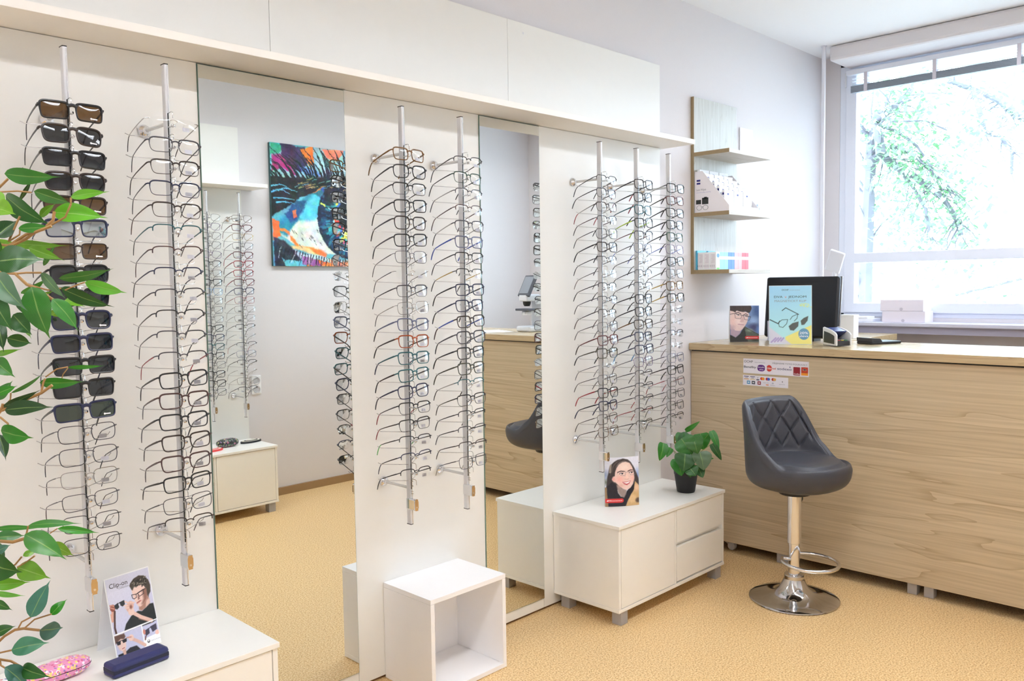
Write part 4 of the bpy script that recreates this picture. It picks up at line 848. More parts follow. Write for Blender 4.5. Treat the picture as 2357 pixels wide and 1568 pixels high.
hx = on_x(1921, 620, kv(5.25)); b = MB(); b.tube([(0, 0, .018), (0, hx.y-kv(2.30), hx.z-CZ)], .012, 10); b.build('stem', PVC, t, smooth=True)
b = MB(); b.box(-.012, .012, -.045, .045, -.005, .13); o = b.build('lamp_head', PVC, t, .006); o.location = (0, hx.y-kv(2.30)+.015, hx.z-CZ-.01); o.rotation_euler = (radians(22), radians(-15), 0)
# lens meter seen in the narrow mirror
def mir_x(x, y, X): d = ray(x, y); Pm = CAM+d*(PY/d.y); e = Vector((d.x, -d.y, d.z)); return Pm+e*((X-Pm.x)/e.x)
q0 = mir_x(1221, 700, 4.50); t = thing('lens_meter', 'white lens measuring instrument with grey tilted screen on the counter, seen in narrow mirror', 'optical instrument', (4.50, q0.y+.02, CZ+.0003), radians(-82))
s_ = 1.0; b = MB()
b.box(-.08, .08, -.10, .10, 0, .04); b.box(-.055, .055, .02, .10, .04, .26); b.build('body', mat('device_white', (224, 226, 234), .4), t, .012)
b = MB(); b.box(-.045, .045, -.10, .03, .22, .27); b.box(-.03, .03, -.09, -.03, .12, .15); b.build('arm', MC['device_white'], t, .01)
bx('lens_table', (-.075, .075, -.11, -.02, .152, .168), mat('device_grey', (86, 88, 98), .5), t, .004); b = MB(); b.lathe([(0, .185), (.02, .185), (.028, .2), (.03, .219), (0, .219)], 16, (0, -.06, 0)); b.build('eyepiece', BLACK, t, smooth=True)
o = bx('screen_housing', (-.062, .062, -.012, .012, 0, .17), MC['device_grey'], t, .006); o.location = (0, -.09, .255); o.rotation_euler = (radians(-28), 0, 0); o2 = bx('screen', (-.05, .05, -.0135, -.0125, .02, .155), mat('screen_grey', (150, 154, 164), .25), o)
for (px_, py_, r_, lab) in ((1128, 769, .1, 'white paper sheet on the counter edge seen in the narrow mirror'),):
    q = mir_x(px_, py_, 4.33); b = MB(); b.box(-.105, .105, -.148, .148, 0, .0012); o = b.build('paper_sheet', PAPER); o.location = (4.33, q.y+.02, CZ+.0002); o.rotation_euler = (0, 0, r_+.3); tag(o, lab, 'paper')
# sill things
zs = kz(1.2101)
for i, (dy, dz) in enumerate(((0, 0), (.012, .0735))):
    t = thing('archive_box', ['lower white flat box stacked on the window sill', 'upper white flat box stacked on the window sill'][i], 'box', (XR-.19, kv(1.915)+dy, zs+dz), 0)
    bx('box_body', (0, .15, 0, kv(.277), 0, .0725), mat('box_white', (238, 232, 244), .5), t, .002); b = MB(); b.lathe([(0, -.0006), (.010, -.0006), (.010, 0)], 20, (0, kv(.14), .012), 'x'); b.build('thumb_notch', mat('notch', (196, 190, 206), .6), t)
for i, (a0, a1, h_) in enumerate(((2.26, 2.46, .02), (2.30, 2.47, .012))):
    tag(bx('paper_stack', (XR-.17, XR-.04, kv(a0), kv(a1), zs+.0004+i*.0206, zs+.0204+i*.0206-.008*i), PAPER, None, .001), ['lower', 'upper'][i]+' white paper stack at the left end of the window sill', 'papers')
# ------------------------------------------------------------------ shelf goods
LOGO = mat('logo_blue', (40, 42, 130), .5)
XS = kv(4.262)+.004; zz = SHZ[1]+.0004; fyv = YD-SD+.002
yb2 = YD-.024
t = thing('wipes_display', 'open cardboard display of lens wipes on the middle oak shelf', 'display box', (0, 0, 0))
poly = [(yb2, zz), (fyv, zz), (fyv, zz+.028), (YD-.072, kz(2.137)), (yb2, kz(2.137))]
XE = XS+kv(.34)
for xa in (XS, XE-.003):
    b = MB(); b.add([(x, y, z) for x in (xa, xa+.003) for (y, z) in poly], [tuple(range(5)), tuple(range(5, 10))[::-1]]+[(i, i+5, (i+1) % 5+5, (i+1) % 5) for i in range(5)]); b.build('side_board', mat('display_board', (240, 236, 240), .5), t)
bx('front_lip', (XS+.003, XE-.003, fyv, fyv+.002, zz, zz+.028), PAPER, t); bx('tray', (XS+.003, XE-.003, fyv+.002, yb2, zz, zz+.003), PAPER, t)
# print on the left side board; local plane facing -X
def side_text(par, s, y, z, size, m_, width): # on plane x = XS
    o = text(s, 0, 0, size, None, m_, y=0, width=width)
    o.rotation_euler = (0, 0, -pi/2); o.location = (XS-.0006, y, z); o.parent = par; return o
for dz in (0, .016): b = MB(); b.box(XS-.0006, XS, yb2-.035, yb2-.012, zz+.155+dz, zz+.168+dz-.003); b.build('printed_logo', LOGO, t)
side_text(t, 'ZEISS', yb2-.014, zz+.1645, .007, WHT, .019)
side_text(t, 'Lens Wipes', yb2-.010, zz+.120, .016, INK2, .062); side_text(t, 'Lens and surface cleaning', yb2-.010, zz+.108, .007, mat('ink_lilac', (150, 150, 200), .6), .09)
for (y, z, a_, h_) in ((.024, .058, .016, .012), (.066, .062, .020, .018), (.068, .078, .009, .006)): b = MB(); b.box(XS-.0006, XS, yb2-y-a_, yb2-y+a_, zz+z-h_, zz+z+h_); b.build('printed_camera', mat('camera_dark', (40, 44, 42), .5), t, .0003)
b = MB()
for cy in (.028, .068): b.tube([(XS-.0004, yb2-cy+.016*cos(a*pi/8), zz+.026+.013*sin(a*pi/8)) for a in range(16)], .0009, 5, True)
b.tube([(XS-.0004, yb2-.044, zz+.03), (XS-.0004, yb2-.052, zz+.03)], .0009, 5); b.build('printed_glasses', mat('ink_teal', (60, 84, 92), .5), t)
# small cartons stepping down in the display
rows_ = 6; dY = (yb2-fyv-.03)/rows_
for r_ in range(rows_):
    y1 = yb2-.006-r_*dY; zb_ = zz+.095-r_*.0165 if r_ < 5 else zz+.006
    zb_ = zz+.004
    htop = (kz(2.137)+.012)-(r_*dY/(yb2-fyv))*(.175)
    for c_ in range(3):
        x0 = XS+.012+c_*.103+(.0 if c_ else 0)
        t = thing('wipes_carton', None, 'small box', (x0, y1-dY*.62, zb_), 0, 'lens wipe cartons in the display on the middle oak shelf')
        t['label'] = f"white lens wipe carton, {ORD[r_]} row from the back, {['left', 'middle', 'right'][c_]} column of the wipes display"
        bx('carton_body', (0, .097, 0, dY*.55, 0, htop-zb_), PAPER, t, .001)
        b = MB(); b.box(-.0005, 0, dY*.12, dY*.42, htop-zb_-.026, htop-zb_-.014); b.box(.03, .046, -.0005, 0, htop-zb_-.026, htop-zb_-.016); b.build('printed_logo', LOGO, t)
text_t = thing('price_strip', None, None); bpy.data.objects.remove(text_t)
b = MB(); tt = bpy.data.objects.get('wipes_display')
o = text('Clean lenses clean', 0, 0, .01, None, mat('ink_pale', (196, 196, 226), .6), y=0, width=.15); o.location = (XS+.04, fyv-.0006, zz+.010); o.parent = tt
t = thing('carton', 'grey-white carton standing behind the wipes on the middle oak shelf', 'box', (kv(4.62), YD-.12, zz), 0)
bx('carton_body', (0, .075, 0, .07, 0, .155), mat('carton_grey', (206, 200, 200), .5), t, .001); b = MB(); b.box(-.0005, 0, .02, .05, .125, .133); b.build('printed_logo', LOGO, t)
t = thing('sachet_pack', 'pale blue sachet pack at the right end of the middle oak shelf', 'pack', (kv(4.64), fyv+.02, zz), radians(20))
b = MB(); b.box(0, .05, 0, .012, 0, .055); o = b.build('pack_body', mat('pack_blue', (206, 222, 244), .4), t, .004); blob(t, .025, .03, .016, .008, (100, 130, 190))
# low shelf: solution boxes
zz = SHZ[2]+.0004; xl = kv(4.275); yb3 = on_x(1606, 600, xl).y; yf3 = on_x(1648, 600, xl).y
ht = on_x(1648, 580, xl).z-zz
xs = [on_y(p_, 600, yf3).x for p_ in (1648, 1657, 1667, 1676, 1683, 1691, 1699.5, 1708, 1715.5, 1723)]
xs[0] = xl
cols = [((240, 244, 244), 'white'), ((150, 222, 240), 'pale turquoise'), ((150, 222, 240), 'pale turquoise'), ((90, 140, 214), 'blue'), ((90, 140, 214), 'blue'), ((250, 176, 178), 'pink'), ((250, 176, 178), 'pink'), ((218, 92, 108), 'red'), ((218, 92, 108), 'red')]
for i, (c, nm) in enumerate(cols):
    x0, x1 = xs[i], xs[i+1]
    dep = (yb3-yf3) if i == 0 else .05
    lab = f'{nm} contact lens box on the lowest oak shelf'+('' if i == 0 else (', left one of the pair' if i % 2 else ', right one of the pair'))
    t = thing('lens_solution_box', lab, 'box', (x0, yf3, zz), 0, 'contact lens boxes on the lowest oak shelf')
    bx('carton_body', (.0004, x1-x0-.0006, 0, dep, 0, ht), mat('carton_'+nm.replace(' ', '_'), c, .5), t, .0008)
    if i: bx('white_band', (.0004, x1-x0-.0006, -.0004, 0, ht*.58, ht*.76), PAPER, t)
    else:
        for k in range(3):
            bx('printed_panel', (-.0005, 0, dep*(k/3)+.004, dep*((k+1)/3)-.003, .006, ht-.008), mat('panel_grey', (232, 228, 232), .5), t)
        b = MB()
        for k in range(3):
            for q_ in range(7): b.box(-.0008, -.0005, dep*(k/3)+.008, dep*((k+1)/3)-.010-.003*(q_ % 3), ht*(.42+.07*q_), ht*(.42+.07*q_)+.0016)
            for q_ in range(3): b.box(-.0008, -.0005, dep*(k/3)+.010+q_*.012, dep*(k/3)+.014+q_*.012, ht*.16, ht*.27)
        b.build('printed_lines', mat('print_grey', (176, 170, 178), .6), t); blob(t, (x1-x0)*.5, ht*.8, (x1-x0)*.35, ht*.12, (90, 150, 214)); blob(t, (x1-x0)*.5, ht*.06, (x1-x0)*.42, ht*.05, (110, 210, 90))
for i, (xa, xb) in enumerate(((xl+.005, xl+.10), (xl+.12, xl+.20))):
    tag(bx('lens_case_box', (xa, xb, yb3+.006, yb3+.06, zz, zz+ht+.012), mat('cyan_lid', (90, 190, 226), .4), None, .003), ['left', 'right'][i]+' cyan box standing behind the white contact lens box', 'box')
t = thing('round_label_card', 'white card with a green and yellow round label on the lowest oak shelf', 'card', (xs[3], yb3+.03, zz), 0)
bx('card_board', (0, .10, 0, .003, 0, ht+.055), PAPER, t, .001)
b = MB(); b.lathe([(0, -.001), (.045, -.001), (.045, 0), (0, 0)], 28, (.075, -.001, ht+.015), 'y'); b.build('outer_disc', mat('disc_yellow', (226, 226, 130), .5), t)
b = MB(); b.lathe([(0, -.001), (.033, -.001), (.033, 0), (0, 0)], 28, (.075, -.0022, ht+.015), 'y'); b.build('inner_disc', mat('disc_green', (110, 140, 130), .5), t)
# ------------------------------------------------------------------ glasses cases
def capsule(name, label, loc, rz, L_, r1, r2, m_, cat='glasses case', seam=True, n=2.6):
    t = thing(name, label, cat, loc, rz); b = MB()
    def fn(u, v):
        a = u*2*pi; x = (v*2-1); k = (1-abs(x)**3.2)**.5 if abs(x) < 1 else 0
        c, s = cos(a), sin(a); return (x*L_/2, r1*k*math.copysign(abs(c)**(2/n), c), r2+r2*k*math.copysign(abs(s)**(2/n), s))
    b.grid(fn, 40, 40, wrap=True); b.build('case_shell', m_, t, smooth=True)
    if seam:
        b = MB(); b.tube([((x*2-1)*L_/2*1.001, -r1*1.003*max(0, (1-abs(x*2-1)**3.2))**.5, r2) for x in [i/40 for i in range(41)]], .0009, 6); b.build('seam', DARK, t, smooth=True)
    return t
def pattern_mat(name, base, cols, sc, thr=.35):
    mt, nt, b = nmat(name); N = nt.nodes; L = nt.links; tc = N.new('ShaderNodeTexCoord'); prev = None
    rgb = N.new('ShaderNodeRGB'); rgb.outputs[0].default_value = (*lin(base), 1); prev = rgb.outputs[0]
    for i, c in enumerate(cols):
        mp = N.new('ShaderNodeMapping'); mp.inputs['Location'].default_value = (i*3.1, i*1.7, i*2.3); L.new(tc.outputs['Object'], mp.inputs[0])
        vo = N.new('ShaderNodeTexVoronoi'); vo.inputs['Scale'].default_value = sc*(1+.25*i); L.new(mp.outputs[0], vo.inputs['Vector'])
        lt = N.new('ShaderNodeMath'); lt.operation = 'LESS_THAN'; lt.inputs[1].default_value = thr*(.9 if i % 2 else 1.1); L.new(vo.outputs['Distance'], lt.inputs[0])
        mx = N.new('ShaderNodeMix'); mx.data_type = 'RGBA'; L.new(lt.outputs[0], mx.inputs[0]); L.new(prev, mx.inputs[6]); mx.inputs[7].default_value = (*lin(c), 1); prev = mx.outputs[2]
    L.new(prev, b.inputs['Base Color']); b.inputs['Roughness'].default_value = .4; return mt
NAVYC = mat('navy_case', (40, 44, 96), .42, noise=.05)
t = thing('glasses_case', 'navy blue hard glasses case lying in front of the clip-on card', 'glasses case', (.877, 2.322, .4655), radians(7))
for nm, z0, z1 in (('lower_shell', 0, .0155), ('lid', .0165, .036)):
    b = MB(); b.box(-.081, .081, -.030, .030, z0, z1); b.build(nm, NAVYC, t, .010)
bx('seam', (-.0795, .0795, -.0285, .0285, .010, .022), mat('navy_seam', (20, 22, 50), .5), t, .002)
capsule('glasses_case', 'pink patterned soft glasses case at the lower left', (.705, 2.405, .4655), radians(4), .165, .034, .024, pattern_mat('pink_pattern', (232, 150, 190), [(246, 226, 236), (214, 96, 140), (240, 214, 120), (150, 120, 180)], 60, .30))
capsule('glasses_case', 'white and red patterned glasses case at the lower left corner', (.535, 2.40, .4655), radians(4), .15, .034, .022, pattern_mat('white_pattern', (240, 238, 240), [(200, 60, 70), (60, 90, 160), (240, 238, 240)], 50, .38))
capsule('glasses_case', 'dark floral glasses case reflected in the wide mirror', (2.63, -.14, .4495), radians(175), .16, .036, .028, pattern_mat('floral_pattern', (52, 58, 56), [(190, 120, 140), (214, 196, 150), (110, 140, 110), (150, 110, 160)], 42, .33))
for i, (x, y, c1, c2, lab) in enumerate(((2.815, -.17, (40, 42, 46), (226, 222, 206), 'black and cream oval tray reflected in the wide mirror'), (2.485, -.07, (226, 70, 70), (244, 226, 220), 'red and white oval tray reflected in the wide mirror'))):
    t = thing('oval_tray', lab, 'tray', (x, y, .4495), radians(-4))
    for k, (rr, hh, cc_) in enumerate(((1, .012, c1), (.86, .015, c2), (.66, .017, c1), (.5, .019, c2))):
        b = MB(); n_ = 36; b.add([(rr*.078*cos(2*pi*j/n_), rr*.034*sin(2*pi*j/n_), z) for z in (0 if k == 0 else hh-.003, hh) for j in range(n_)], [tuple(range(n_))[::-1], tuple(range(n_, 2*n_))]+[(j, (j+1) % n_, (j+1) % n_+n_, j+n_) for j in range(n_)]); b.build('ring' if k else 'tray_body', mat('tray_%d_%d' % (i, k), cc_, .4), t, smooth=False)
# ------------------------------------------------------------------ leaves
def leaf_mat(name, vein=.5, rough=.32):
    mt, nt, b = nmat(name); N = nt.nodes; L = nt.links
    at = N.new('ShaderNodeVertexColor'); at.layer_name = 'hue'; uv = N.new('ShaderNodeVertexColor'); uv.layer_name = 'st'
    sp = N.new('ShaderNodeSeparateColor'); L.new(uv.outputs[0], sp.inputs[0])
    # lateral veins: stripes in (s + |t|*k)
    a = N.new('ShaderNodeMath'); a.operation = 'MULTIPLY_ADD'; a.inputs[1].default_value = .30; L.new(sp.outputs[1], a.inputs[0]); 
    ng = N.new('ShaderNodeMath'); ng.operation = 'MULTIPLY'; ng.inputs[1].default_value = -1; L.new(sp.outputs[0], ng.inputs[0]); L.new(ng.outputs[0], a.inputs[2])
    m1 = N.new('ShaderNodeMath'); m1.operation = 'MULTIPLY'; m1.inputs[1].default_value = 175; L.new(a.outputs[0], m1.inputs[0])
    s1 = N.new('ShaderNodeMath'); s1.operation = 'SINE'; L.new(m1.outputs[0], s1.inputs[0])
    g1 = N.new('ShaderNodeMapRange'); g1.inputs[1].default_value = .45; g1.inputs[2].default_value = 1; g1.inputs[3].default_value = 0; g1.inputs[4].default_value = vein*.34; L.new(s1.outputs[0], g1.inputs[0])
    g2 = N.new('ShaderNodeMapRange'); g2.inputs[1].default_value = .07; g2.inputs[2].default_value = .02; g2.inputs[3].default_value = 0; g2.inputs[4].default_value = vein; L.new(sp.outputs[1], g2.inputs[0])
    mx_ = N.new('ShaderNodeMath'); mx_.operation = 'MAXIMUM'; L.new(g1.outputs[0], mx_.inputs[0]); L.new(g2.outputs[0], mx_.inputs[1])
    mx = N.new('ShaderNodeMix'); mx.data_type = 'RGBA'; L.new(mx_.outputs[0], mx.inputs[0]); L.new(at.outputs[0], mx.inputs[6]); mx.inputs[7].default_value = (*lin((176, 206, 120)), 1)
    nz = N.new('ShaderNodeTexNoise'); nz.inputs['Scale'].default_value = 45; tc = N.new('ShaderNodeTexCoord'); L.new(tc.outputs['Object'], nz.inputs['Vector'])
    mr = N.new('ShaderNodeMapRange'); mr.inputs[3].default_value = .78; mr.inputs[4].default_value = 1.18; L.new(nz.outputs['Fac'], mr.inputs[0])
    hs = N.new('ShaderNodeHueSaturation'); L.new(mr.outputs[0], hs.inputs['Value']); L.new(mx.outputs[2], hs.inputs['Color'])
    L.new(hs.outputs[0], b.inputs['Base Color']); b.inputs['Roughness'].default_value = rough
    tr = N.new('ShaderNodeBsdfTranslucent'); L.new(hs.outputs[0], tr.inputs[0]); ms = N.new('ShaderNodeMixShader'); ms.inputs[0].default_value = .22
    L.new(b.outputs[0], ms.inputs[1]); L.new(tr.outputs[0], ms.inputs[2]); L.new(ms.outputs[0], N['Material Output'].inputs[0]); return mt
LEAF = leaf_mat('ficus_leaf'); LEAF2 = leaf_mat('pothos_leaf', .35, .42)
class Foliage:
    def __init__(s): s.v = []; s.f = []; s.h = []; s.st = []
    def leaf(s, A, B, w, nrm, hue, prof, curl=.12, fold=.22, nu=14, nv=6, twist=0.):
        A, B = Vector(A), Vector(B); d = B-A; L_ = d.length; d.normalize(); n = Vector(nrm); n = (n-d*n.dot(d)).normalized(); sd = d.cross(n)
        o = len(s.v); h0 = lin(hue)
        for i in range(nu+1):
            u = i/nu; ww = prof(u)*w/2; c = A+d*(u*L_)+n*(curl*L_*(sin(pi*u)-.25*u*u)); tw = twist*(u-.5)
            s_ = sd*cos(tw)+n*sin(tw); n_ = n*cos(tw)-sd*sin(tw)
            for j in range(nv+1):
                v = 2*j/nv-1; s.v.append(c+s_*(v*ww)+n_*(abs(v)*ww*fold*(1 if abs(v) < .8 else .85)+.03*ww*sin(u*17+v*3)))
                s.h.append((*h0, 1)); s.st.append((u, abs(v), 0, 1))
        for i in range(nu):
            for j in range(nv):
                q = o+i*(nv+1)+j; s.f.append((q, q+1, q+nv+2, q+nv+1))
    def build(s, name, m_, parent):
        me = bpy.data.meshes.new(name); me.from_pydata(s.v, [], s.f); me.materials.append(m_)
        for nm, dat in (('hue', s.h), ('st', s.st)):
            a = me.color_attributes.new(nm, 'FLOAT_COLOR', 'POINT'); a.data.foreach_set('color', np.array(dat, float).ravel())
        me.polygons.foreach_set('use_smooth', [True]*len(me.polygons)); o = bpy.data.objects.new(name, me); COL.objects.link(o); o.parent = parent; return o
def pf(u): # ficus leaf with drip tip
    a = sin(pi*min(1, u/.86)**.78)**.85 if u < .86 else 0
    return max(a, .0)+(.10*(1-u)/.14 if u >= .86 else .10*sstep(.5, .86, u)) if u < .999 else .0
def pheart(u): return (sin(pi*(u*.93+.07)**.62))**.75 if u < .999 else 0
GR = dict(d=(30, 92, 34), m=(52, 122, 48), y=(104, 162, 34), l=(122, 186, 72), t=(58, 120, 104), b=(40, 132, 28), k=(20, 66, 30), g=(92, 128, 92))  # teal entry puts the glossy sheen into the leaf colour
FL = [ # x0,y0,x1,y1,width,hue,depth
(10,400,140,408,38,'m',1.38),(78,440,166,469,31,'m',1.36),(163,453,252,441,23,'y',1.42),(123,489,249,502,44,'y',1.45),(13,450,118,520,46,'d',1.40),(42,526,123,524,23,'b',1.36),
(30,560,158,566,21,'y',1.44),(-12,603,104,598,62,'d',1.30),(66,570,149,600,26,'y',1.36),(135,641,262,619,25,'m',1.38),(195,650,293,675,31,'l',1.40),(95,628,153,690,22,'g',1.33),
(140,663,264,708,31,'d',1.39),(73,660,115,782,62,'m',1.30),(120,688,181,762,38,'m',1.34),(-8,632,62,716,52,'g',1.28),(30,724,74,772,44,'d',1.33),(16,778,74,791,32,'d',1.35),(-14,688,28,763,48,'d',1.27),
(-6,738,9,812,30,'k',1.31),(-12,816,53,803,14,'y',1.36),(-12,830,35,869,40,'m',1.3),(25,905,103,858,9,'m',1.3),(91,881,195,879,26,'b',1.34),(156,846,243,842,10,'b',1.37),(6,938,97,896,17,'k',1.31),
(11,944,125,937,35,'k',1.3),(2,992,77,1009,42,'b',1.29),(-3,1000,14,1062,24,'k',1.33),(-12,908,41,888,20,'b',1.33),(-14,920,30,876,26,'m',1.37),(65,1210,188,1205,19,'m',1.3),(132,1217,230,1227,18,'b',1.33),
(-14,1218,104,1215,13,'b',1.34),(57,1230,154,1289,50,'m',1.26),(-12,1238,60,1233,27,'m',1.3),(116,1252,171,1280,28,'y',1.36),(40,1306,117,1332,46,'y',1.34),(-24,1296,51,1318,58,'d',1.27),(-18,1346,71,1340,28,'y',1.36),
(-15,1364,59,1372,13,'l',1.38),(70,1422,116,1335,40,'t',1.30),(117,1416,155,1379,22,'b',1.33),(91,1451,146,1445,42,'t',1.31),(26,1497,114,1479,42,'t',1.28),(-14,1460,37,1441,24,'d',1.32),(11,1536,64,1585,40,'t',1.28),
(51,1537,117,1560,34,'d',1.30),(-14,1386,29,1405,20,'d',1.35),(53,1280,86,1267,15,'y',1.33),(-10,1272,25,1254,20,'t',1.36),(-14,478,37,494,44,'y',1.34),(-10,545,41,507,42,'k',1.37),(-20,572,36,556,26,'y',1.42),(-12,440,13,480,26,'l',1.36),
(70,420,40,470,10,'k',1.44),(92,500,128,468,18,'y',1.43),(100,612,130,560,12,'m',1.46),(48,676,110,640,16,'b',1.44),(60,690,130,668,12,'y',1.47),(118,726,150,704,22,'y',1.46),(150,690,196,706,22,'y',1.45),(60,748,72,780,14,'l',1.4),
(45,690,70,735,30,'k',1.38),(-20,770,22,780,34,'k',1.38),(-24,660,20,650,30,'k',1.40),(-30,540,6,600,34,'m',1.33),(-24,1310,30,1345,30,'m',1.4),(-24,1250,16,1290,28,'k',1.4),(96,1263,140,1250,16,'y',1.38)]
tree = thing('potted_ficus', 'leafy artificial ficus tree reaching in from the left edge', 'potted tree', (.12, 1.30, 0))
T0 = Vector((.12, 1.30, 0))
fo = Foliage(); rr = random.Random(5)
for (x0, y0, x1, y1, w_, h_, D) in FL:
    A, B = at_depth(x0, y0, D), at_depth(x1, y1, D+rr.uniform(-.03, .03)); n = (CAM-A).normalized()
    ax = (B-A).normalized(); til = rr.uniform(-.55, .55); n2 = Matrix.Rotation(til, 3, ax) @ n
    hue = tuple(max(0, min(255, v*rr.uniform(.92, 1.08))) for v in GR[h_]); px_ = D/FPX
    fo.leaf(A-T0, B-T0, w_*px_/max(.6, cos(til)), n2, hue, pf, curl=rr.uniform(.02, .10), fold=rr.uniform(.10, .38), twist=rr.uniform(-.5, .5))
for i in range(120): # crown beyond the picture edge
    a, z = rr.uniform(0, 2*pi), rr.uniform(.75, 2.05); r_ = rr.uniform(.10, .36)*(1-.35*abs(z-1.4)); A = Vector((r_*cos(a), r_*sin(a), z))
    if (T0+A-Vector((0, 0, 0))).x > .27-.0: continue
    B = A+Vector((cos(a)*.09, sin(a)*.09, rr.uniform(-.05, .03))); pr = T0+B-CAM
    dep = pr.dot(FW); sx_ = 1178+FPX*pr.dot(RT)/max(dep, .01)
    if sx_ > -60: continue
    fo.leaf(A, B, .04, Vector((rr.uniform(-.4, .4), rr.uniform(-.4, .4), 1)), GR[rr.choice('dmbyk')], pf, .08, .2, 8, 4)
fo.build('foliage', LEAF, tree)
BARK = mat('ficus_bark', (150, 108, 72), .7, noise=.3, nscale=60); TWIG = mat('ficus_twig', (168, 128, 78), .6, noise=.2, nscale=60)
b = MB(); b.tube([(0, 0, .2), (.02, .01, .7), (-.01, .0, 1.2), (.01, .01, 1.7), (0, 0, 1.95)], [.016, .014, .012, .009, .004], 10); b.build('trunk', BARK, tree, smooth=True)
b = MB(); b.lathe([(0, 0), (.11, 0), (.14, .24), (.15, .25), (.15, .27), (.135, .27), (.13, .24), (0, .24)], 36); b.build('pot', mat('dark_pot', (52, 46, 44), .5), tree, smooth=True)
TW_ = [([(-90,640),(-20,560),(20,566),(60,540),(100,528),(122,507),(125,487)],1.38,.0022),([(100,528),(150,500),(163,470),(163,455)],1.40,.0015),([(-60,460),(-10,440),(18,412)],1.38,.0018),([(-40,450),(0,442),(40,440),(72,443)],1.38,.0012),
([(20,556),(40,510),(46,498)],1.38,.0015),([(20,556),(45,540),(46,528)],1.38,.0012),([(25,566),(60,550),(80,535),(118,520)],1.37,.0022),([(-80,700),(-30,625),(35,630),(62,655),(74,660),(100,675),(122,690)],1.36,.0022),([(37,630),(60,628),(95,628)],1.36,.0014),([(74,658),(110,668),(140,664)],1.37,.0012),([(150,668),(180,655),(195,650)],1.38,.0010),
([(-70,980),(-15,965),(5,940),(8,930)],1.31,.0026),([(5,945),(60,920),(95,905),(120,887)],1.31,.0020),([(95,905),(100,880),(104,872)],1.31,.0014),([(25,905),(24,920),(8,938)],1.31,.0010),([(0,960),(18,975),(22,990)],1.30,.0014),([(105,868),(130,850),(156,845)],1.34,.0010),([(140,880),(145,862),(156,848)],1.35,.0008),
([(-80,1260),(0,1246),(30,1248),(57,1240)],1.30,.0022),([(57,1244),(62,1225),(65,1211)],1.30,.0012),([(115,1228),(132,1217)],1.33,.0008),([(-60,1330),(0,1320),(35,1300),(50,1282)],1.34,.0012),([(40,1306),(60,1295),(80,1280)],1.34,.0012),
([(-90,1500),(-20,1495),(10,1465),(35,1450),(55,1447),(91,1451)],1.31,.0018),([(42,1447),(50,1432),(71,1421)],1.31,.0011),([(57,1446),(80,1426),(118,1414)],1.32,.0011),([(-50,1520),(0,1503),(27,1497)],1.30,.0012),([(-40,1505),(0,1518),(25,1522),(52,1537)],1.31,.0016),([(0,1520),(2,1532),(12,1538)],1.30,.0012),([(-60,830),(-20,800),(-8,740)],1.31,.0016),([(-60,720),(-20,690),(-14,688)],1.3,.0016)]
b = MB()
for P, D, r_ in TW_: b.tube([at_depth(x, y, D)-T0 for x, y in P], r_*1.15, 7)
for (zz_, P) in ((1.35, (-90, 640)), (1.3, (-80, 700)), (1.05, (-70, 980)), (.9, (-80, 1260)), (.7, (-90, 1500)), (1.45, (-60, 460)), (.8, (-60, 1330)), (1.15, (-60, 830)), (1.2, (-60, 720))):
    b.tube([(0, 0, zz_), at_depth(P[0], P[1], 1.34)-T0], .0035, 7)
b.build('branches', TWIG, tree, smooth=True)
# ------------------------------------------------------------------ pothos on the right cabinet
pl = thing('potted_plant', 'small green leafy plant in a black pot on the white cabinet', 'potted plant', (3.585, 2.30, .4495))
PP = Vector((3.585, 2.30, .4495))
b = MB(); b.lathe([(0, 0), (.043, 0), (.0455, .006), (.0575, .088), (.0595, .09), (.0605, .106), (.056, .106), (.0545, .09), (0, .09)], 44); b.build('pot', mat('black_pot', (22, 21, 23), .55), pl, smooth=True)
b = MB(); b.lathe([(0, .091), (.054, .091), (.05, .098), (0, .100)], 24); b.build('soil', mat('soil', (38, 30, 26), .9, noise=.4), pl)
def pp(x, y, dd=0): return at_depth(x, y, 4.155+dd)-PP
HL = [(1568,1010,1594,1046,52,'m',-.05,(0,-1)),(1603,1015,1594,1045,0,'m',0,0),(1612,998,1620,1036,44,'b',.03,0),(1577,1045,1573,1085,50,'d',-.07,0),(1610,1040,1620,1083,50,'g',-.05,0),(1527,1020,1518,1061,26,'b',-.02,0),(1545,1032,1534,1053,14,'b',.0,0),
(1560,1055,1569,1096,38,'b',-.03,0),(1588,1078,1602,1096,34,'d',-.08,0),(1578,992,1611,970,12,'b',.02,0),(1637,992,1655,1038,18,'m',0,0),(1638,1022,1661,1060,18,'d',-.02,0),(1567,996,1563,1030,22,'m',-.02,0),(1622,1056,1643,1056,10,'b',.03,0),(1590,1003,1560,1040,40,'d',-.03,0),(1595,1004,1606,1045,42,'m',-.05,0),(1580,1062,1590,1100,30,'d',-.03,0),(1606,1075,1618,1100,26,'d',-.04,0)]
fo = Foliage()
for (x0, y0, x1, y1, w_, h_, dd, _) in HL:
    if not w_: continue
    A, B = pp(x0, y0, dd), pp(x1, y1, dd-rr.uniform(.0, .03)); ax = (B-A).normalized(); n2 = Matrix.Rotation(rr.uniform(-.4, .4), 3, ax) @ (-FW+Vector((0, 0, .3)))
    fo.leaf(A, B, w_*4.155/FPX, n2, tuple(v*rr.uniform(.85, 1.0) for v in GR[h_]), pheart, rr.uniform(.03, .12), rr.uniform(.1, .3), 12, 6)
fo.build('leaves', LEAF2, pl)
b = MB()
for (x0, y0, x1, y1, w_, h_, dd, _) in HL:
    if w_: b.tube([(rr.uniform(-.02, .02), rr.uniform(-.02, .02), .095), (pp(x0, y0, dd)*.5+Vector((0, 0, .075))), pp(x0, y0, dd)], .0014, 6)
b.build('stems', mat('stem_green', (110, 140, 60), .5), pl, smooth=True)
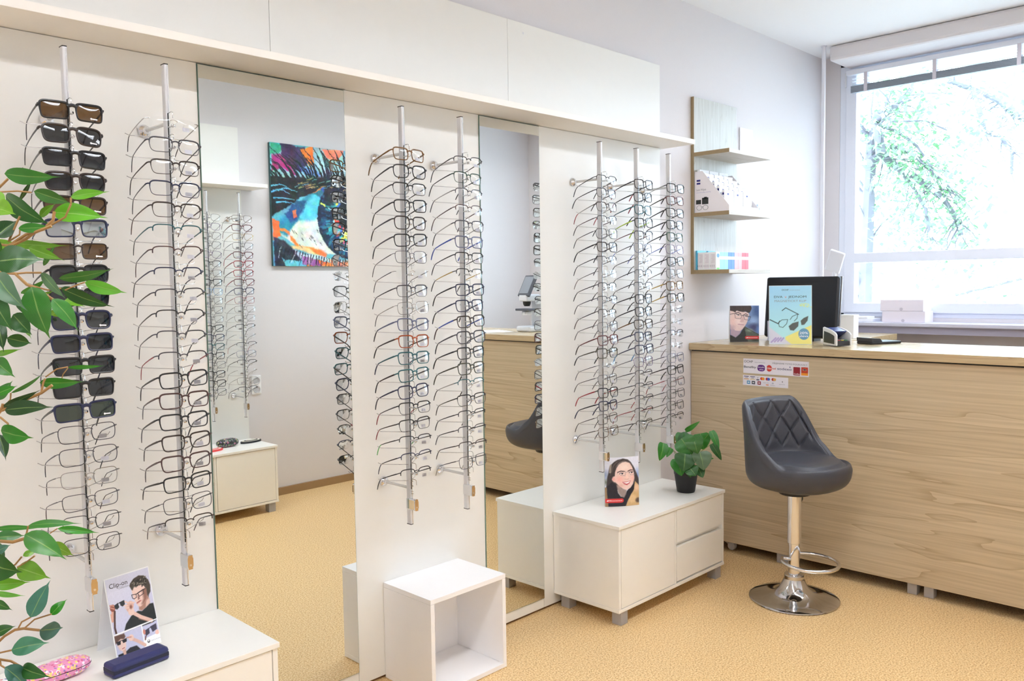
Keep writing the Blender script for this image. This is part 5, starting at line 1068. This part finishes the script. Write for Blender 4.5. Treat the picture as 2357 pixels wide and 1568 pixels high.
# ------------------------------------------------------------------ painting of an eye on the opposite wall (faces +Y)
PW_, PH_ = 1.30, .872
pa = thing('eye_painting', 'colourful canvas painting of an eye reflected in the wide mirror', 'painting', (3.107+PW_, YO+.0001, 1.658), pi)
bx('canvas_block', (0, PW_, -.026, 0, 0, PH_), mat('canvas_edge', (60, 96, 100), .7, noise=.5, nscale=14), pa, .002)
cv = Cv(65, 43.6, 330, (96, 180, 200)); R_ = cv.rng
# painter x axis runs to the viewer's right when facing the wall; in the mirror it flips, so the part seen first is x near 65
fx = lambda x: 65-x
def pe(P, c, **k): cv.poly([(fx(x), y) for x, y in P], c, **k)
def li(P, r, c, **k): cv.line([(fx(x), y) for x, y in P], r, c, **k)
pe([(0, 0), (65, 0), (65, 14), (45, 9), (32, 10), (20, 13), (0, 18)], (150, 205, 212), soft=1, wob=3)
pe([(0, 0), (6, 0), (3.5, 3.5), (0, 4.5)], (46, 160, 120), soft=.5, wob=1); pe([(4, 0), (14, 0), (16, 5), (12, 9), (6, 6)], (60, 40, 84), soft=.5, wob=3)
pe([(0, 4), (4, 4), (11, 12), (4, 9), (0, 10)], (176, 50, 120), soft=.5, wob=2); pe([(13, 1.5), (19, 1), (18, 6), (15, 7)], (250, 130, 40), soft=.4, wob=3); pe([(20, 0), (31, 0), (28, 5), (23, 4)], (240, 130, 110), soft=.5, wob=3)
pe([(12, 6), (18, 8), (22, 11), (15, 10)], (120, 160, 230), soft=.6, wob=2); pe([(17, 5), (30, 5), (30, 9), (22, 10)], (176, 220, 226), soft=.6, wob=3)
pe([(0, 12), (8, 12), (10, 16), (0, 18)], (90, 180, 220), soft=.5, wob=3)
# sclera, seen between x=3 and x=62
pe([(1, 31), (5, 26), (12, 20), (20, 15), (32, 12), (45, 13), (56, 18), (63, 29), (56, 36), (44, 40), (30, 40), (18, 38.5), (8, 35.5)], (222, 228, 218), soft=.6, wob=1.5)
pe([(1, 30), (3, 26), (12, 19.5), (24, 13), (27, 16), (21, 22), (17, 26), (13, 28), (8, 29), (5, 31)], (40, 140, 170), soft=1, wob=4); pe([(9, 26), (12, 21), (19, 17), (22, 18), (20, 24), (17, 27), (12, 28)], (90, 200, 226), soft=1.5, wob=4)
pe([(5, 24), (10, 20), (14, 20), (12, 25), (7, 28)], (30, 84, 130), soft=.7, wob=3); pe([(14, 18), (22, 13.5), (25, 15), (20, 19)], (40, 110, 130), soft=.8, wob=3); pe([(19, 14), (24, 12), (25, 15), (21, 17)], (60, 90, 190), soft=.7, wob=2)
pe([(13, 17), (17, 14), (24, 11.5), (23, 13), (18, 16)], (248, 130, 60), soft=.3, wob=2); pe([(8, 24), (9.5, 23), (10, 26), (8.6, 26.4)], (216, 120, 70), soft=.3, wob=1)
pe([(0, 29), (4, 29), (7, 31), (8, 35), (14, 38), (22, 40), (22, 38.6), (15, 36.5), (10, 34.5), (7, 32)], (252, 132, 60), soft=.5, wob=3); pe([(0, 27), (3, 28), (3, 33), (0, 34)], (246, 110, 50), soft=.4, wob=2); pe([(5, 35), (14, 37), (20, 40), (12, 38.5)], (250, 214, 150), soft=.8, wob=2)
pe([(3, 36), (12, 38.6), (24, 40.5), (40, 41), (56, 37), (60, 33), (60, 36), (46, 42), (26, 42), (10, 40.4), (3, 38)], (190, 222, 232), soft=.5, wob=1); pe([(0, 34.5), (4, 35), (12, 40), (14, 43.6), (0, 43.6)], (34, 44, 66), soft=.6, wob=3); pe([(3, 40), (11, 40.5), (13, 43.6), (4, 43.6)], (100, 190, 214), soft=.4, wob=3)
pe([(14, 41), (30, 42), (58, 37.5), (65, 36), (65, 43.6), (14, 43.6)], (250, 126, 60), soft=.4, wob=2.5); pe([(12, 40.6), (18, 41), (20, 43.6), (12, 43.6)], (160, 96, 170), soft=.4, wob=2); pe([(24, 41.2), (32, 41.6), (32, 43.6), (25, 43.6)], (252, 150, 100), soft=.5, wob=2)
# iris and pupil
cv.ell(fx(33), 25.5, 14.3, 15.2, (20, 38, 62), soft=.4)
for i in range(420):
    a, r_ = R_.rand()*2*pi, 5.5+R_.rand()*6.8; c = [(34, 110, 140), (50, 170, 190), (26, 70, 130), (20, 48, 74), (232, 226, 96), (240, 90, 60), (190, 60, 120), (150, 210, 236), (24, 56, 84)][min(8, int(R_.rand()*9))]
    if (sin(a) < .15 and i % 3) or (r_ > 8.5 and i % 4): c = [(22, 44, 70), (26, 90, 120), (18, 60, 96), (40, 140, 160)][i % 4 if r_ > 7 else 0]
    li([(33+r_*cos(a), 25.5+r_*sin(a)*1.05), (33+(r_+1.5)*cos(a), 25.5+(r_+1.5)*sin(a)*1.05)], .25+R_.rand()*.32, c)
for i in range(40):
    x, y = 26+R_.rand()*5, 19+R_.rand()*12; cv.ell(fx(x), y, .5+R_.rand()*.7, .3+R_.rand()*.4, [(236, 226, 90), (50, 180, 190), (60, 110, 210), (230, 70, 70)][i % 4], rot=R_.rand()*90)
cv.ell(fx(34), 24, 6.2, 6.6, (16, 20, 30), soft=.5)
# upper lid dark band and lashes
pe([(0, 12.5), (8, 12.5), (16, 11.5), (24, 10), (40, 9), (52, 11), (65, 18), (65, 22), (54, 15.5), (42, 12.5), (30, 13), (24, 12.6), (16, 16.5), (10, 20.5), (4, 24), (0, 26.5)], (18, 22, 30), soft=.4, wob=1.8)
pe([(23, 11), (30, 10), (46, 10), (48, 17), (38, 20), (28, 19.5), (21.5, 19)], (20, 26, 38), soft=.8, wob=2)
for (x0, y0) in ((0, 15.5), (0, 17.5), (1, 19.5), (3, 16.5), (2, 21)): li([(x0, y0), (x0+3.4, y0-1.2+R_.rand()), (x0+7+R_.rand()*2, y0+.2)], .30, (96, 190, 226), r1=.08)
for i in range(64):
    t_ = i/63; x0 = 1+62*t_+R_.randn()*.3; y0 = 13.6-4.2*sin(pi*t_)+R_.rand()*.8; L_ = 6+R_.rand()*5.5; dx = (t_-.55)*15-2.4+R_.randn()*.7
    li([(x0, y0), (x0+dx*.18, y0-L_*.33), (x0+dx*.5, y0-L_*.68), (x0+dx, y0-L_)], .42, (16, 20, 28), r1=.07)
for i in range(52):
    t_ = i/51; x0 = 3+58*t_; y0 = 36.5+4.6*sin(pi*t_); L_ = 2.4+R_.rand()*3; dx = (t_-.6)*3+R_.randn()*.5
    li([(x0, y0), (x0+dx*.4, y0+L_*.5), (x0+dx, y0+L_)], .22, (26, 28, 44), r1=.06); 
    if i % 5 == 0: li([(x0+.6, y0+.2), (x0+dx+.7, y0+L_)], .08, (216, 226, 230))
for i in range(30): x0, y0 = 9+R_.rand()*26, 12+R_.rand()*3.6-.1*0; li([(x0, y0), (x0+1.6+R_.rand()*1.6, y0-.8)], .09, (232, 200, 120) if i % 3 else (130, 210, 220), k=.85)
for i in range(14): x0, y0 = 8+R_.rand()*12, 29+R_.rand()*8; li([(x0, y0), (x0+.7, y0+1.0)], .11, (70, 74, 72))
for f_, am in ((40, 4), (90, 3)):
    dx_ = (cv.noise(f_)*am).astype(int); dy_ = (cv.noise(f_)*am).astype(int); iy, ix = np.indices(dx_.shape)
    cv.a = cv.a[np.clip(iy+dy_, 0, cv.ny), np.clip(ix+dx_, 0, cv.nx)]
for ch_ in range(3): cv.a[..., ch_] += cv.noise(22)*26+cv.noise(60)*20
cv.a += (np.round(cv.noise(34)*6)/6*30)[..., None]; cv.grain(150, 16)
cv.mesh('painted_face', CANVAS, pa, PW_, PH_, None, y=-.0268)
# ------------------------------------------------------------------ outdoors
tag(bx('lawn', (7.5, 60, -40, 40, -2.6, -2.5), mat('lawn_green', (188, 192, 188), .9, noise=.2, nscale=2)), kind='structure')
OBARK = mat('tree_bark', (104, 102, 112), .9, noise=.2, nscale=8); OLEAF = mat('tree_leaves', (122, 170, 124), .6, noise=.25, nscale=3)
OLEAF2 = mat('tree_leaves_pale', (150, 190, 164), .6, noise=.25, nscale=3)
def wpx(x, y, X): p = on_x(x, y, X); return p
def out_tree(name, label, base, D, branches, seed, nleaf, m_, clumps):
    t = thing(name, label, 'tree', (D, base[1], -2.5)); O = Vector((D, base[1], -2.5)); r_ = random.Random(seed); b = MB(); tips = []
    for P, rad in branches:
        Q = [wpx(x, y, D+r_.uniform(-.3, .3))-O for x, y in P]; b.tube(Q, [rad*(1-.6*i/len(Q)) for i in range(len(Q))], 7); tips += Q[1:]
        for k in range(int(len(P)*4)):
            i = r_.randrange(len(Q)-1); u = r_.random(); A = Q[i].lerp(Q[i+1], u); dv_ = (Q[i+1]-Q[i]).normalized()
            dd = (dv_+Vector((r_.uniform(-.8, .8), r_.uniform(-.9, .9), r_.uniform(-.7, .6)))).normalized(); L_ = r_.uniform(.35, .9); pts = [A]
            for q in range(4): dd = (dd+Vector((r_.uniform(-.3, .3), r_.uniform(-.3, .3), r_.uniform(-.35, .15)))).normalized(); pts.append(pts[-1]+dd*L_/4)
            b.tube(pts, [rad*.22, rad*.17, rad*.12, rad*.08, .004], 5); tips += pts[2:]
    b.build('branches', OBARK, t, smooth=True)
    v = []; f = []
    for k in range(nleaf):
        if r_.random() < clumps: c = r_.choice(tips)+Vector((r_.gauss(0, .16), r_.gauss(0, .16), r_.gauss(0, .14)))
        else:
            px_, py_ = r_.choice([(r_.gauss(2060, 60), r_.uniform(170, 560)), (r_.uniform(2000, 2260), r_.uniform(180, 470)), (r_.gauss(2130, 60), r_.uniform(350, 580)), (r_.uniform(2150, 2360), r_.uniform(600, 690)), (r_.gauss(2330, 40), r_.uniform(150, 330)), (r_.uniform(2010, 2150), r_.uniform(400, 560))]); c = wpx(px_, py_, D+r_.uniform(-.8, 1.2))-O
        a = Vector((r_.uniform(-1, 1), r_.uniform(-1, 1), r_.uniform(-1, .4))).normalized(); s_ = r_.uniform(.05, .11); q = a.cross(Vector((0, 0, 1))); q = q.normalized() if q.length > .01 else Vector((1, 0, 0)); n = len(v)
        v += [c, c+a*s_*.5+q*s_*.3, c+a*s_, c+a*s_*.5-q*s_*.3]; f.append((n, n+1, n+2, n+3))
    me = bpy.data.meshes.new('leaves'); me.from_pydata(v, [], f); me.materials.append(m_); o = bpy.data.objects.new('leaves', me); COL.objects.link(o); o.parent = t
    return t
out_tree('garden_tree', 'green leafy tree with dark branches outside the window on the left', (0, 3.4), 10.5,
 [([(1985, 900), (1992, 620), (1998, 480), (2006, 330), (2020, 260)], .10), ([(2000, 375), (2028, 355), (2062, 383), (2110, 410), (2165, 452), (2200, 500), (2212, 540)], .055), ([(2028, 355), (2022, 310), (2014, 280), (2060, 245), (2100, 205)], .06),
  ([(2030, 338), (2070, 340), (2110, 362), (2150, 400), (2185, 430)], .03), ([(2015, 290), (2060, 300), (2110, 335), (2140, 380), (2160, 400)], .018), ([(2014, 262), (2060, 280), (2130, 278), (2180, 300)], .016), ([(2060, 383), (2095, 420), (2130, 480), (2145, 560)], .025)], 3, 4200, OLEAF, .62)
out_tree('garden_tree', 'paler tree with arching branches outside the window on the right', (0, 1.5), 16.5,
 [([(2600, 900), (2560, 500), (2500, 300), (2420, 260), (2357, 262), (2300, 232), (2240, 205), (2180, 186)], .09), ([(2240, 205), (2256, 260), (2268, 310), (2300, 312), (2330, 350), (2328, 400)], .05), ([(2300, 232), (2330, 262), (2360, 280)], .05), ([(2420, 500), (2360, 640), (2280, 660), (2200, 680)], .03)], 9, 2600, OLEAF2, .7)
bsh = thing('garden_bush', 'pale green bush outside behind the lower window pane', 'bush', (22, 6.7, -2.5)); v = []; f = []; r_ = random.Random(11)
for k in range(1500):
    c = Vector((r_.uniform(-.9, .9), r_.gauss(0, 1.7), 3.2+r_.gauss(0, .6)+.3*sin(k))) ; a = Vector((r_.uniform(-1, 1), r_.uniform(-1, 1), r_.uniform(-1, 1))).normalized(); q = a.cross(Vector((.3, .2, 1))).normalized(); s_ = r_.uniform(.10, .2); n = len(v)
    v += [c, c+a*s_*.5+q*s_*.3, c+a*s_, c+a*s_*.5-q*s_*.3]; f.append((n, n+1, n+2, n+3))
me = bpy.data.meshes.new('leaves'); me.from_pydata(v, [], f); me.materials.append(OLEAF2); o = bpy.data.objects.new('leaves', me); COL.objects.link(o); o.parent = bsh
b = MB()
for i in range(9): b.tube([(0, -1.2+.3*i, 0), (r_.uniform(-.3, .3), -1.3+.32*i, 1.6), (r_.uniform(-.4, .4), -1.6+.4*i, 3.1)], [.04, .03, .01], 6)
b.build('stems', OBARK, bsh)
# ------------------------------------------------------------------ light
wd = bpy.data.worlds.new('sky'); SC.world = wd; wd.use_nodes = True; bg = wd.node_tree.nodes['Background']
bg.inputs[0].default_value = (.70, .84, 1.0, 1); bg.inputs[1].default_value = 5.8
pt = bpy.data.lights.new('window_portal', 'AREA'); pt.shape = 'RECTANGLE'; pt.size = WY1-WY0; pt.size_y = WZ1-WZ0
try: pt.cycles.is_portal = True
except Exception: pass
po = bpy.data.objects.new('window_portal', pt); COL.objects.link(po); po.location = (XR+.18, (WY0+WY1)/2, (WZ0+WZ1)/2); po.rotation_euler = (0, pi/2, 0)
po.rotation_euler = Matrix(((0, 0, 1), (1, 0, 0), (0, 1, 0))).transposed().to_euler() if False else Vector((-1, 0, 0)).to_track_quat('-Z', 'Y').to_euler()
vs = SC.view_settings; vs.view_transform = 'Standard'; vs.look = 'None'; vs.exposure = 1.0; vs.gamma = 1; vs.use_curve_mapping = False
SC.cycles.max_bounces = 14; SC.cycles.diffuse_bounces = 6; SC.cycles.glossy_bounces = 6; SC.cycles.transparent_max_bounces = 32; SC.cycles.caustics_reflective = False; SC.cycles.caustics_refractive = False
SC.cycles.sample_clamp_indirect = 8
